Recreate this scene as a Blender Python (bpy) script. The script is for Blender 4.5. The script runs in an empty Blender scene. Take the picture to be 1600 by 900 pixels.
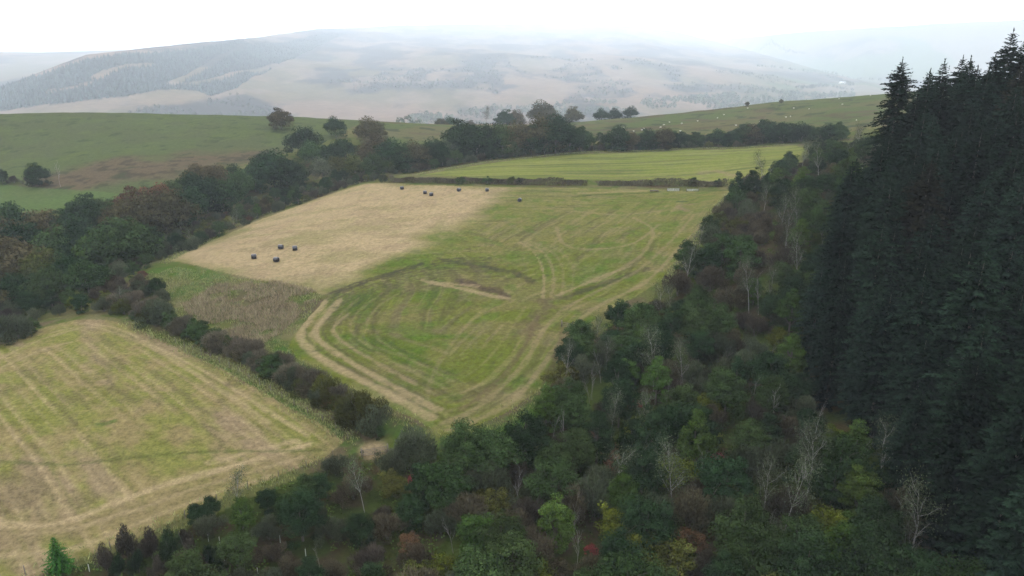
import bpy, math, random
import numpy as np
from math import radians, sin, cos, tan, pi

R = np.random.RandomState(7)
random.seed(7)
scene = bpy.context.scene
COL = scene.collection

# ------------------------------------------------------------------ camera, world, sun, exposure
CAM_Z, PITCH, F = 50.0, radians(16.8), 1101.0
cam = bpy.data.cameras.new('camera')
cam.sensor_width = 36.0
cam.lens = 36.0 * F / 1600.0
cam.clip_start, cam.clip_end = 0.5, 120000.0
camo = bpy.data.objects.new('camera', cam)
camo.location = (0, 0, CAM_Z)
camo.rotation_euler = (pi / 2 - PITCH, 0, 0)
COL.objects.link(camo)
scene.camera = camo

SUN_EL, SUN_AZ = radians(48), radians(-35)
world = bpy.data.worlds.new('World')
scene.world = world
world.use_nodes = True
wn, wl = world.node_tree.nodes, world.node_tree.links
bg = wn['Background']
sky = wn.new('ShaderNodeTexSky')
sky.sky_type = 'NISHITA'
sky.sun_disc = False
sky.sun_elevation = SUN_EL
sky.sun_rotation = SUN_AZ
sky.dust_density = 3.0
mixw = wn.new('ShaderNodeMix')
mixw.data_type = 'RGBA'
mixw.inputs[0].default_value = 0.92                      # closed white cloud cover over the clear sky
mixw.inputs[7].default_value = (24.0, 24.0, 24.2, 1)
wl.new(sky.outputs[0], mixw.inputs[6])
wl.new(mixw.outputs[2], bg.inputs[0])
bg.inputs[1].default_value = 0.14

sun = bpy.data.lights.new('sun', 'SUN')
sun.energy = 0.9
sun.angle = radians(25)
sun.color = (1.0, 0.96, 0.9)
suno = bpy.data.objects.new('sun', sun)
suno.rotation_euler = (pi / 2 - SUN_EL, 0, -SUN_AZ + pi)
COL.objects.link(suno)

vs = scene.view_settings
vs.view_transform = 'Standard'
vs.look = 'None'
vs.exposure = 0.0
vs.gamma = 1.0
vs.use_curve_mapping = False
scene.cycles.use_denoising = True
scene.cycles.max_bounces = 8
scene.cycles.diffuse_bounces = 3
scene.cycles.volume_bounces = 6
scene.cycles.caustics_reflective = False
scene.cycles.caustics_refractive = False

# ------------------------------------------------------------------ noise
def _hash(ix, iy, s):
    n = (ix.astype(np.int64) * 374761393 + iy.astype(np.int64) * 668265263 + s * 974711) & 0x7fffffff
    n = ((n ^ (n >> 13)) * 1274126177) & 0x7fffffff
    return ((n ^ (n >> 16)) & 0xffff) / 65535.0

def vnoise(x, y, s=0):
    ix, iy = np.floor(x), np.floor(y)
    fx, fy = x - ix, y - iy
    fx, fy = fx * fx * (3 - 2 * fx), fy * fy * (3 - 2 * fy)
    a, b = _hash(ix, iy, s), _hash(ix + 1, iy, s)
    c, d = _hash(ix, iy + 1, s), _hash(ix + 1, iy + 1, s)
    return (a * (1 - fx) + b * fx) * (1 - fy) + (c * (1 - fx) + d * fx) * fy

def fbm(x, y, s=0, o=4, g=0.5):
    v, a, t = 0.0, 1.0, 0.0
    for k in range(o):
        v = v + a * vnoise(x * 2 ** k + 17.3 * k, y * 2 ** k - 9.1 * k, s + k)
        t += a
        a *= g
    return v / t

def sstep(a, b, x):
    t = np.clip((x - a) / (b - a), 0, 1)
    return t * t * (3 - 2 * t)

# ------------------------------------------------------------------ terrain
def ray(px, py):
    """Direction from the camera with unit horizontal northing component."""
    u, v = (np.asarray(px, float) - 800) / F, (450 - np.asarray(py, float)) / F
    y = cos(PITCH) + v * sin(PITCH)
    z = -sin(PITCH) + v * cos(PITCH)
    return u / y, z / y           # x and z per metre of northing

def pz(px, py, z):
    a, b = ray(px, py)
    t = (z - CAM_Z) / b
    return (a * t, t, z)

def py_(px, py, Y):
    a, b = ray(px, py)
    return (a * Y, Y, CAM_Z + b * Y)

CP = [pz(*c) for c in [
    (680, 680, 0), (460, 540, .4), (880, 520, 1.2), (640, 420, 3.2), (262, 408, .2), (500, 455, 1.0), (800, 460, 2.2), (1035, 440, 4.2),
    (570, 288, 5.5), (800, 300, 7.5), (1140, 298, 9), (420, 395, 2.2), (850, 350, 5.8), (700, 360, 5), (600, 330, 5), (980, 370, 6),
    (650, 276, 6.2), (900, 240, 10), (1240, 228, 14), (900, 270, 8.7), (1100, 260, 11), (760, 258, 8),
    (0, 545, -.6), (130, 500, 1.0), (530, 690, -.3), (0, 890, -.5), (250, 650, 1.4), (100, 600, 1.0), (350, 580, .8), (330, 780, 0), (150, 760, .6),
    (350, 480, -1.2), (420, 520, -.6), (583, 705, -.6), (800, 890, -1), (500, 890, -1.2), (1150, 890, 0), (1150, 700, .5), (960, 600, .6), (1100, 560, 1.8),
    (60, 480, -5), (150, 430, -6), (250, 392, -6), (350, 345, -5), (430, 308, -3), (520, 276, 1.5), (600, 258, 4),
    (0, 335, -2.5), (150, 322, -1.5), (60, 300, .5), (200, 285, 3), (300, 270, 5), (200, 245, 9), (60, 240, 9), (400, 235, 9), (480, 228, 10), (560, 240, 7),
]]
CP += [py_(*c) for c in [
    (0, 184, 480), (150, 188, 480), (300, 193, 480), (420, 198, 470), (520, 204, 460), (640, 192, 560), (720, 197, 560), (820, 200, 560), (900, 193, 600),
    (1000, 183, 640), (1100, 172, 660), (1200, 162, 680), (1360, 150, 700), (1500, 146, 700),
    (950, 215, 455), (1100, 207, 450), (1250, 200, 440), (1340, 192, 430), (1150, 185, 560), (700, 215, 470), (800, 225, 430),
]]
CP += [(0, 0, -1), (-120, 0, 0), (60, 20, 8), (120, 20, 22), (220, 60, 38), (220, 200, 46), (130, 162, 31), (80, 151, 21.5), (62, 130, 10.5), (49, 113, 4), (45, 83, 2.5),
       (41, 55, 2.5), (70, 80, 10), (70, 110, 13), (110, 110, 27), (84, 200, 17), (66, 190, 9.5), (125, 215, 26), (115, 262, 17), (150, 290, 22), (220, 320, 30),
       (-300, 60, 0), (-300, 200, -4), (-400, 330, 6), (-520, 480, 22), (-600, 200, 4), (420, 330, 42), (460, 480, 34), (700, 650, 34), (400, 100, 60), (600, 200, 60),
       (-700, 900, -14), (-350, 900, -16), (0, 900, -16), (350, 900, -14), (800, 920, -10), (-750, 600, 10), (-500, 750, -8), (0, 760, -8), (500, 820, 0), (0, -150, 0), (-200, -150, 0), (200, -150, 20),
       (-160, 110, -3), (-190, 140, -5)]
CP = np.array(CP)

def _phi(r2):
    return 0.5 * r2 * np.log(r2 + 1e-9)

_S = 100.0
_n = len(CP)
_P = np.c_[np.ones(_n), CP[:, :2] / _S]
_d2 = ((CP[:, None, :2] - CP[None, :, :2]) ** 2).sum(2) / _S ** 2
_A = np.zeros((_n + 3, _n + 3))
_A[:_n, :_n] = _phi(_d2) + np.eye(_n) * 0.012
_A[:_n, _n:] = _P
_A[_n:, :_n] = _P.T
_W = np.linalg.solve(_A, np.r_[CP[:, 2], 0, 0, 0])

def tps(x, y):
    out = _W[_n] + _W[_n + 1] * x / _S + _W[_n + 2] * y / _S
    for k in range(_n):
        out = out + _W[k] * _phi(((x - CP[k, 0]) ** 2 + (y - CP[k, 1]) ** 2) / _S ** 2)
    return out

def elev(yp):
    return tan(math.atan((450 - yp) / F) - PITCH)

_q1 = [-900, -300, 0, 140, 280, 400, 500, 700, 900, 1000, 1060, 1150, 1230, 1330, 1500, 1900, 2600]
_c1 = [elev(v) for v in [150, 146, 134, 90, 74, 62, 47, 38, 38, 43, 53, 76, 97, 122, 150, 160, 160]]
_q2 = [-900, -300, 0, 140, 280, 500, 1000, 1150, 1250, 1400, 1600, 2000, 2600]
_c2 = [elev(v) for v in [100, 96, 88, 86, 80, 80, 75, 62, 54, 50, 46, 50, 60]]
RB = 2000.0

def far_h(x, y):
    r = np.hypot(x, y) + 1e-6
    q = 800 + 1150 * np.where(y > 0.2 * r, x / np.maximum(y, 1), np.sign(x) * 4.9)
    RC1 = np.interp(q, [0, 200, 380, 480, 600, 850, 1050, 1200, 1350], [3800, 4200, 5600, 8500, 11500, 15500, 15500, 9000, 6000])
    RC2 = np.interp(q, [0, 300, 600, 1000, 1200, 1600], [9000, 10000, 24500, 24500, 12000, 11000])
    z1 = CAM_Z + RC1 * np.interp(q, _q1, _c1)
    z2 = CAM_Z + RC2 * np.interp(q, _q2, _c2)
    zb = -16 - 125 * sstep(900, 2300, r) + (8 + 20 * sstep(1500, 2600, r)) * (fbm(x / 300, y / 500, 40, 3) - .5)
    t = (r - RB) / (RC1 - RB)
    s = np.clip(t, 0, 1) ** 1.15
    up = zb + (z1 - zb) * np.where(t > 0, s, 0)
    down = z1 * (1 - 0.55 * sstep(0, 2600, r - RC1))
    t2 = sstep(0, 1, (r - RC1 - 800) / (RC2 - RC1 - 800))
    beyond = np.where(r < RC1, up, down * (1 - t2) + z2 * t2)
    beyond = np.where(r > RC2, z2 - (r - RC2) * 0.05, beyond)
    k = sstep(0, .25, t) * (1 - .7 * sstep(.8, 1.0, t))
    gully = np.abs(fbm(x / 900 + .3 * fbm(x / 400, y / 400, 8, 2), y / 3000, 61, 3) - .5) * 2
    beyond = beyond + k * np.clip(r / 8000, 0, 1) * (70 * (gully - .3) + 45 * (fbm(x / 420, y / 420, 62, 3) - .5))
    return beyond

def h(x, y):
    x, y = np.asarray(x, float), np.asarray(y, float)
    r = np.hypot(x, y)
    w = sstep(760, 1000, r)
    out = np.zeros(r.shape)
    m = w < 1
    if m.any():
        xx, yy, rr = x[m], y[m], r[m]
        z = tps(xx, yy)
        z = z + 0.35 * (fbm(xx / 9, yy / 9, 3, 3) - .5) + sstep(300, 450, rr) * 3.0 * (fbm(xx / 40, yy / 40, 5, 3) - .5)
        out[m] = z * (1 - w[m])
    m2 = w > 0
    if m2.any():
        out[m2] += far_h(x[m2], y[m2]) * w[m2]
    return out

def h1(x, y):
    return float(h(np.array([x]), np.array([y]))[0])

def hits(px, py, y0=20.0, y1=26500.0, n=820):
    """World ground points seen at pixels of the photograph."""
    px, py = np.atleast_1d(np.asarray(px, float)), np.atleast_1d(np.asarray(py, float))
    a, b = ray(px, py)
    Y = np.geomspace(y0, y1, n)
    res = np.full(px.shape, y1)
    for k in range(len(px)):
        g = CAM_Z + b[k] * Y - h(a[k] * Y, Y)
        w = np.where(g < 0)[0]
        if len(w) and w[0] > 0:
            i = w[0]
            lo, hi = Y[i - 1], Y[i]
            yy = np.linspace(lo, hi, 12)
            gg = CAM_Z + b[k] * yy - h(a[k] * yy, yy)
            j = max(1, np.where(gg < 0)[0][0])
            res[k] = yy[j - 1] + (yy[j] - yy[j - 1]) * gg[j - 1] / (gg[j - 1] - gg[j])
    return np.c_[a * res, res]

def hit(px, py):
    return hits([px], [py])[0]

def poly(pts):
    p = np.array(pts, float)
    return hits(p[:, 0], p[:, 1])

def inside(P, x, y):
    x, y = np.asarray(x), np.asarray(y)
    c = np.zeros(x.shape, bool)
    m = (x >= P[:, 0].min()) & (x <= P[:, 0].max()) & (y >= P[:, 1].min()) & (y <= P[:, 1].max())
    xs, ys = x[m], y[m]
    cc = np.zeros(xs.shape, bool)
    for i in range(len(P)):
        x0, y0 = P[i]
        x1, y1 = P[i - 1]
        if y0 != y1:
            cc ^= ((y0 > ys) != (y1 > ys)) & (xs < (x1 - x0) * (ys - y0) / (y1 - y0) + x0)
    c[m] = cc
    return c

def dist_line(L, x, y, closed=False):
    """Distance to a polyline, and the signed side offset of the nearest segment."""
    best = np.full(np.shape(x), 1e9)
    side = np.zeros(np.shape(x))
    L = np.asarray(L)
    if closed:
        L = np.r_[L, L[:1]]
    for i in range(len(L) - 1):
        ax, ay = L[i]
        dx, dy = L[i + 1] - L[i]
        l2 = dx * dx + dy * dy + 1e-9
        t = np.clip(((x - ax) * dx + (y - ay) * dy) / l2, 0, 1)
        ex, ey = x - ax - t * dx, y - ay - t * dy
        d = np.hypot(ex, ey)
        m = d < best
        best = np.where(m, d, best)
        side = np.where(m, np.sign(dx * ey - dy * ex) * d, side)
    return best, side

def smooth_line(pts, n=6):
    p = np.asarray(pts, float)
    out = []
    for i in range(len(p) - 1):
        p0, p1, p2, p3 = p[max(i - 1, 0)], p[i], p[i + 1], p[min(i + 2, len(p) - 1)]
        for k in range(n):
            t = k / n
            out.append(.5 * ((2 * p1) + (-p0 + p2) * t + (2 * p0 - 5 * p1 + 4 * p2 - p3) * t * t + (-p0 + 3 * p1 - 3 * p2 + p3) * t ** 3))
    out.append(p[-1])
    return np.array(out)

# ------------------------------------------------------------------ the land's divisions
MAIN_PX = [(262, 408), (330, 376), (400, 345), (480, 316), (570, 287), (640, 289), (760, 292), (900, 293), (1020, 295), (1140, 298), (1118, 322), (1090, 360), (1062, 400),
           (1036, 436), (985, 468), (935, 492), (900, 525), (872, 575), (840, 612), (790, 645), (740, 668), (700, 684), (684, 684), (660, 660), (600, 632), (530, 596),
           (470, 566), (450, 545), (458, 525), (482, 496), (512, 462), (480, 454), (420, 440), (340, 424)]
LEFT_PX = [(0, 540), (70, 512), (115, 500), (165, 500), (215, 512), (270, 540), (330, 568), (390, 600), (450, 636), (505, 664), (538, 690), (505, 716), (440, 742), (360, 772),
           (290, 806), (220, 838), (130, 872), (60, 899), (-120, 960), (-200, 800), (-150, 600)]
UPPER_PX = [(650, 275), (700, 266), (760, 256), (830, 247), (900, 241), (1000, 238), (1100, 234), (1240, 227), (1275, 232), (1230, 260), (1160, 286), (1060, 283), (900, 280), (760, 279)]
LP_PX = [(-100, 330), (-100, 184), (0, 185), (100, 189), (200, 190), (300, 194), (420, 199), (480, 206), (450, 232), (380, 245), (330, 262), (250, 290), (160, 322), (60, 330)]
RP_PX = [(560, 206), (640, 193), (720, 199), (820, 202), (900, 195), (1000, 185), (1100, 174), (1200, 164), (1300, 156), (1500, 149), (1500, 200), (1340, 200), (1200, 204), (1000, 214), (900, 222), (760, 232), (640, 235)]
REED_PX = [(285, 478), (345, 442), (430, 440), (490, 454), (502, 466), (470, 490), (440, 520), (400, 545), (350, 525), (300, 500)]
MAIN, LEFTF, UPPER = poly(MAIN_PX), poly(LEFT_PX), poly(UPPER_PX)
LPAST = np.array([(-520, 250), (-230, 245)] + [(-330, 330)] * 0 + [tuple(v) for v in poly([(0, 335), (120, 326), (230, 300), (320, 268), (400, 250), (470, 232), (530, 214), (540, 205)])] + [(-110, 640), (-700, 640), (-800, 400)])
RPAST = np.array([tuple(v) for v in poly([(560, 226), (640, 232), (760, 228), (900, 219), (1000, 212), (1200, 203), (1340, 198), (1480, 190)])] + [(420, 440), (900, 700), (600, 820), (0, 700), (-110, 640)])
REED = poly(REED_PX)
WOODP = np.array([tuple(v) for v in poly([(60, 912), (200, 872), (300, 834), (380, 796), (480, 760), (560, 728), (640, 724), (690, 744), (760, 738), (826, 690), (868, 622), (898, 556), (970, 524), (1045, 480), (1076, 426), (1104, 376), (1138, 326), (1162, 296), (1245, 264), (1300, 244)])]
                + [(190, 300), (150, 200), (82, 152), (49, 113), (45, 83), (41, 50), (30, 20), (-80, 20)])
WOOD = np.array([tuple(v) for v in poly([(60, 905), (200, 860), (300, 822), (380, 782), (480, 742), (560, 706), (640, 700), (690, 700), (790, 672), (860, 615), (905, 550), (960, 505), (1045, 470), (1080, 420), (1110, 375), (1145, 325), (1165, 296), (1240, 262), (1290, 240)])]
                + [(190, 300), (150, 200), (82, 152), (49, 113), (45, 83), (41, 50), (30, 20), (-80, 20)])
PLANT = np.array([(41, 45), (45, 83), (49, 113), (62, 130), (80, 153), (105, 160), (150, 172), (175, 120), (140, 60), (75, 25)])

FOREST_PX = [(-60, 172), (-60, 140), (0, 138), (140, 94), (280, 80), (400, 68), (500, 54), (545, 52), (500, 72), (470, 86), (440, 98), (400, 118), (370, 138), (330, 150), (310, 142), (250, 140), (200, 150), (120, 160), (40, 168)]
GAPS_PX = [[(150, 122), (180, 108), (240, 100)], [(270, 132), (310, 112), (345, 90), (385, 72)], [(80, 142), (110, 138), (136, 131)], [(300, 132), (340, 124), (400, 112), (430, 100)]]

# ------------------------------------------------------------------ materials
def mat_ground(name, fine=1.0, scale=1.2, bump=.6):
    m = bpy.data.materials.new(name)
    m.use_nodes = True
    n, l = m.node_tree.nodes, m.node_tree.links
    b = n['Principled BSDF']
    b.inputs['Roughness'].default_value = .95
    b.inputs['Specular IOR Level'].default_value = 0.0
    at = n.new('ShaderNodeAttribute'); at.attribute_name = 'Col'
    geo = n.new('ShaderNodeNewGeometry')
    ns = n.new('ShaderNodeTexNoise'); ns.inputs['Scale'].default_value = scale; ns.inputs['Detail'].default_value = 6; ns.inputs['Roughness'].default_value = .82
    l.new(geo.outputs['Position'], ns.inputs['Vector'])
    mr = n.new('ShaderNodeMapRange')
    mr.inputs[1].default_value = .3; mr.inputs[2].default_value = .7
    mr.inputs[3].default_value = 1 - .35 * fine; mr.inputs[4].default_value = 1 + .35 * fine
    l.new(ns.outputs[0], mr.inputs[0])
    mx = n.new('ShaderNodeVectorMath'); mx.operation = 'SCALE'
    l.new(at.outputs['Color'], mx.inputs[0]); l.new(mr.outputs[0], mx.inputs['Scale'])
    l.new(mx.outputs[0], b.inputs['Base Color'])
    bp = n.new('ShaderNodeBump'); bp.inputs['Strength'].default_value = bump; bp.inputs['Distance'].default_value = .25
    l.new(ns.outputs[0], bp.inputs['Height']); l.new(bp.outputs[0], b.inputs['Normal'])
    return m

def mat_leaf(name, col, var=.25, hue=.03, rough=.8, spec=0.0):
    """Leaf colour, varied by a per-leaf attribute and by the individual tree."""
    m = bpy.data.materials.new(name)
    m.use_nodes = True
    n, l = m.node_tree.nodes, m.node_tree.links
    b = n['Principled BSDF']
    b.inputs['Roughness'].default_value = rough
    b.inputs['Specular IOR Level'].default_value = spec
    at = n.new('ShaderNodeAttribute'); at.attribute_name = 'Leaf'
    oi = n.new('ShaderNodeObjectInfo')
    hs = n.new('ShaderNodeHueSaturation')
    hs.inputs['Color'].default_value = (*[v * 1.12 for v in col], 1)
    a1 = n.new('ShaderNodeMapRange'); a1.inputs[3].default_value = .5 - hue; a1.inputs[4].default_value = .5 + hue
    sp = n.new('ShaderNodeSeparateColor'); l.new(at.outputs['Color'], sp.inputs[0])
    ad = n.new('ShaderNodeMath'); ad.operation = 'MULTIPLY_ADD'; ad.inputs[1].default_value = .5; 
    hf = n.new('ShaderNodeMath'); hf.operation = 'MULTIPLY'; hf.inputs[1].default_value = .5
    l.new(sp.outputs[1], hf.inputs[0]); l.new(oi.outputs['Random'], ad.inputs[0]); l.new(hf.outputs[0], ad.inputs[2])
    l.new(ad.outputs[0], a1.inputs[0]); l.new(a1.outputs[0], hs.inputs['Hue'])
    a2 = n.new('ShaderNodeMapRange'); a2.inputs[3].default_value = 1 - var; a2.inputs[4].default_value = 1 + var
    fr = n.new('ShaderNodeMath'); fr.operation = 'FRACT'
    ml = n.new('ShaderNodeMath'); ml.operation = 'MULTIPLY'; ml.inputs[1].default_value = 7.31
    l.new(oi.outputs['Random'], ml.inputs[0]); l.new(ml.outputs[0], fr.inputs[0]); l.new(fr.outputs[0], a2.inputs[0])
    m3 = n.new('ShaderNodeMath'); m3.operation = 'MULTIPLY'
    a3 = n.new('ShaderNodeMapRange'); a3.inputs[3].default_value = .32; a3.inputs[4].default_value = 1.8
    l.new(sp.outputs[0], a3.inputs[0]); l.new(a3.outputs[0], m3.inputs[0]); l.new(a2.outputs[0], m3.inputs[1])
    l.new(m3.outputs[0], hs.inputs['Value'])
    l.new(hs.outputs[0], b.inputs['Base Color'])
    return m

def mat_plain(name, col, rough=.8, spec=.2, metal=0.0, noise=.25, scale=6.0):
    m = bpy.data.materials.new(name)
    m.use_nodes = True
    n, l = m.node_tree.nodes, m.node_tree.links
    b = n['Principled BSDF']
    b.inputs['Roughness'].default_value = rough
    b.inputs['Specular IOR Level'].default_value = spec
    b.inputs['Metallic'].default_value = metal
    ns = n.new('ShaderNodeTexNoise'); ns.inputs['Scale'].default_value = scale; ns.inputs['Detail'].default_value = 4
    tc = n.new('ShaderNodeTexCoord'); l.new(tc.outputs['Object'], ns.inputs['Vector'])
    mr = n.new('ShaderNodeMapRange'); mr.inputs[3].default_value = 1 - noise; mr.inputs[4].default_value = 1 + noise
    l.new(ns.outputs[0], mr.inputs[0])
    hs = n.new('ShaderNodeHueSaturation'); hs.inputs['Color'].default_value = (*col, 1)
    l.new(mr.outputs[0], hs.inputs['Value']); l.new(hs.outputs[0], b.inputs['Base Color'])
    return m

M = {
    'ash': mat_leaf('leaf_ash_green', (.020, .033, .011)),
    'green': mat_leaf('leaf_bright_green', (.028, .047, .010)),
    'dark': mat_leaf('leaf_dark_green', (.011, .021, .0085)),
    'willow': mat_leaf('leaf_grey_willow', (.038, .045, .026)),
    'brownwillow': mat_leaf('leaf_brown_willow', (.040, .034, .021)),
    'olive': mat_leaf('leaf_olive', (.036, .039, .010)),
    'yellow': mat_leaf('leaf_yellow_green', (.048, .056, .008)),
    'rust': mat_leaf('leaf_rust', (.052, .028, .016)),
    'red': mat_leaf('leaf_red', (.105, .020, .022)),
    'autumn': mat_leaf('leaf_autumn_brown', (.036, .031, .015)),
    'twig': mat_leaf('twig_purple_brown', (.033, .028, .021)),
    'hedge': mat_leaf('hedge_twigs_brown', (.060, .052, .036)),
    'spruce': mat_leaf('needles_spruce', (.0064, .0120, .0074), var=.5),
    'sprucebrown': mat_leaf('needles_spruce_brown', (.0125, .0115, .0068), var=.4),
    'reed': mat_leaf('rush_straw', (.120, .100, .062), var=.4),
    'tuft': mat_leaf('rough_grass', (.13, .14, .055), var=.2),
    'bramble': mat_leaf('undergrowth_green', (.032, .046, .011), var=.3, hue=.05),
    'farleaf': mat_leaf('far_wood', (.040, .050, .030), var=.3),
    'farspruce': mat_leaf('far_plantation', (.022, .032, .026), var=.3),
    'bark': mat_plain('bark_grey_brown', (.07, .06, .05)),
    'palebark': mat_plain('bark_pale', (.17, .16, .15)),
    'deadwood': mat_plain('dead_wood_grey', (.15, .138, .13)),
    'wood': mat_plain('weathered_timber', (.10, .085, .07)),
    'tube': mat_plain('tree_tube_white', (.34, .36, .31), rough=.5),
    'wrap': mat_plain('bale_wrap_black', (.012, .012, .016), rough=.32, spec=.5, noise=.3),
    'galv': mat_plain('galvanised_steel', (.45, .48, .52), rough=.45, metal=.4),
    'wool': mat_plain('wool', (.36, .34, .30), rough=.95),
    'roof': mat_plain('barn_roof', (.55, .57, .6), rough=.5),
    'render': mat_plain('barn_wall', (.5, .48, .45)),
    'slate': mat_plain('slate', (.12, .12, .13)),
    'doorpaint': mat_plain('barn_door', (.08, .1, .09)),
    'glass': mat_plain('window_glass', (.03, .035, .04), rough=.1, spec=.6),
}

# ------------------------------------------------------------------ mesh helpers
def new_mesh(name, V, Fc, mats=(), leaf=None, smooth=False, col=None):
    """Fc: (n,3) or (n,4) array of vertex indices, or list of such arrays."""
    me = bpy.data.meshes.new(name)
    V = np.asarray(V, np.float32)
    arrs = [np.asarray(a, np.int32) for a in (Fc if isinstance(Fc, list) else [Fc]) if len(a)]
    me.vertices.add(len(V))
    me.vertices.foreach_set('co', V.ravel())
    loops = np.concatenate([a.ravel() for a in arrs])
    tot = np.concatenate([np.full(len(a), a.shape[1], np.int32) for a in arrs])
    start = np.r_[0, np.cumsum(tot)[:-1]].astype(np.int32)
    me.loops.add(len(loops))
    me.loops.foreach_set('vertex_index', loops)
    me.polygons.add(len(tot))
    me.polygons.foreach_set('loop_start', start)
    me.polygons.foreach_set('loop_total', tot)
    if smooth:
        me.polygons.foreach_set('use_smooth', np.ones(len(tot), bool))
    for m in mats:
        me.materials.append(m)
    if leaf is not None:
        at = me.attributes.new('Leaf', 'FLOAT_COLOR', 'POINT')
        at.data.foreach_set('color', np.c_[leaf, np.ones(len(leaf))].astype(np.float32).ravel())
    if col is not None:
        at = me.attributes.new('Col', 'FLOAT_COLOR', 'POINT')
        at.data.foreach_set('color', np.c_[col, np.ones(len(col))].astype(np.float32).ravel())
    me.update(calc_edges=True)
    me.validate()
    return me

def link(name, me, parent=None, loc=(0, 0, 0), rz=0, sc=1, mat=None):
    o = bpy.data.objects.new(name, me)
    COL.objects.link(o)
    o.location = loc
    o.rotation_euler = (0, 0, rz)
    o.scale = (sc, sc, sc)
    if parent:
        o.parent = parent
    if mat is not None and me is not None and len(o.material_slots):
        o.material_slots[0].link = 'OBJECT'
        o.material_slots[0].material = mat
    return o

def tube(pts, rad, k=5):
    """A tapered tube along points; returns verts, quads."""
    pts = np.asarray(pts, float)
    n = len(pts)
    d = np.gradient(pts, axis=0)
    d /= np.linalg.norm(d, axis=1)[:, None] + 1e-9
    up = np.where(np.abs(d[:, 2:3]) > .9, np.array([[1, 0, 0]]), np.array([[0, 0, 1]]))
    a = np.cross(d, up); a /= np.linalg.norm(a, axis=1)[:, None] + 1e-9
    b = np.cross(d, a)
    th = np.arange(k) * 2 * pi / k
    V = pts[:, None] + np.asarray(rad)[:, None, None] * (np.cos(th)[None, :, None] * a[:, None] + np.sin(th)[None, :, None] * b[:, None])
    V = V.reshape(-1, 3)
    i = np.arange(n - 1)[:, None] * k
    j = np.arange(k)[None]
    Q = np.stack([i + j, i + (j + 1) % k, i + k + (j + 1) % k, i + k + j], -1).reshape(-1, 4)
    return V, Q

class MB:
    def __init__(s):
        s.V, s.Q, s.T, s.n = [], [], [], 0
    def add(s, V, Fc):
        V = np.asarray(V, float); Fc = np.asarray(Fc)
        (s.Q if Fc.shape[1] == 4 else s.T).append(Fc + s.n)
        s.V.append(V); s.n += len(V)
    def tube(s, p, r, k=5):
        s.add(*tube(p, r, k))
    def box(s, c, d, rz=0.0):
        x, y, z = np.array(d) / 2
        V = np.array([(a * x, b * y, e * z) for e in (-1, 1) for a, b in ((-1, -1), (1, -1), (1, 1), (-1, 1))])
        cr, sr = cos(rz), sin(rz)
        V = np.c_[V[:, 0] * cr - V[:, 1] * sr, V[:, 0] * sr + V[:, 1] * cr, V[:, 2]] + np.array(c)
        s.add(V, [(0, 3, 2, 1), (4, 5, 6, 7), (0, 1, 5, 4), (1, 2, 6, 5), (2, 3, 7, 6), (3, 0, 4, 7)])
    def mesh(s, name, mats, smooth=False):
        return new_mesh(name, np.concatenate(s.V), [np.concatenate(a) for a in (s.Q, s.T) if a], mats, smooth=smooth)

def unit(v):
    return v / (np.linalg.norm(v, axis=-1, keepdims=True) + 1e-9)

def leaves(C, D, N, L, W, rng, val=None):
    """Leaf quads: centre C, long axis D, normal hint N, lengths L, widths W -> verts, quads, per-vertex leaf values."""
    n = len(C)
    D = unit(D)
    S = unit(np.cross(D, N))
    L = np.broadcast_to(L, n)[:, None] / 2
    W = np.broadcast_to(W, n)[:, None] / 2
    V = np.stack([C - D * L, C + S * W - D * L * .1, C + D * L, C - S * W - D * L * .1], 1).reshape(-1, 3)
    Q = np.arange(n * 4).reshape(-1, 4)
    a = rng.rand(n) if val is None else val
    lf = np.repeat(np.c_[a, rng.rand(n), rng.rand(n)], 4, 0)
    return V, Q, lf

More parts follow.
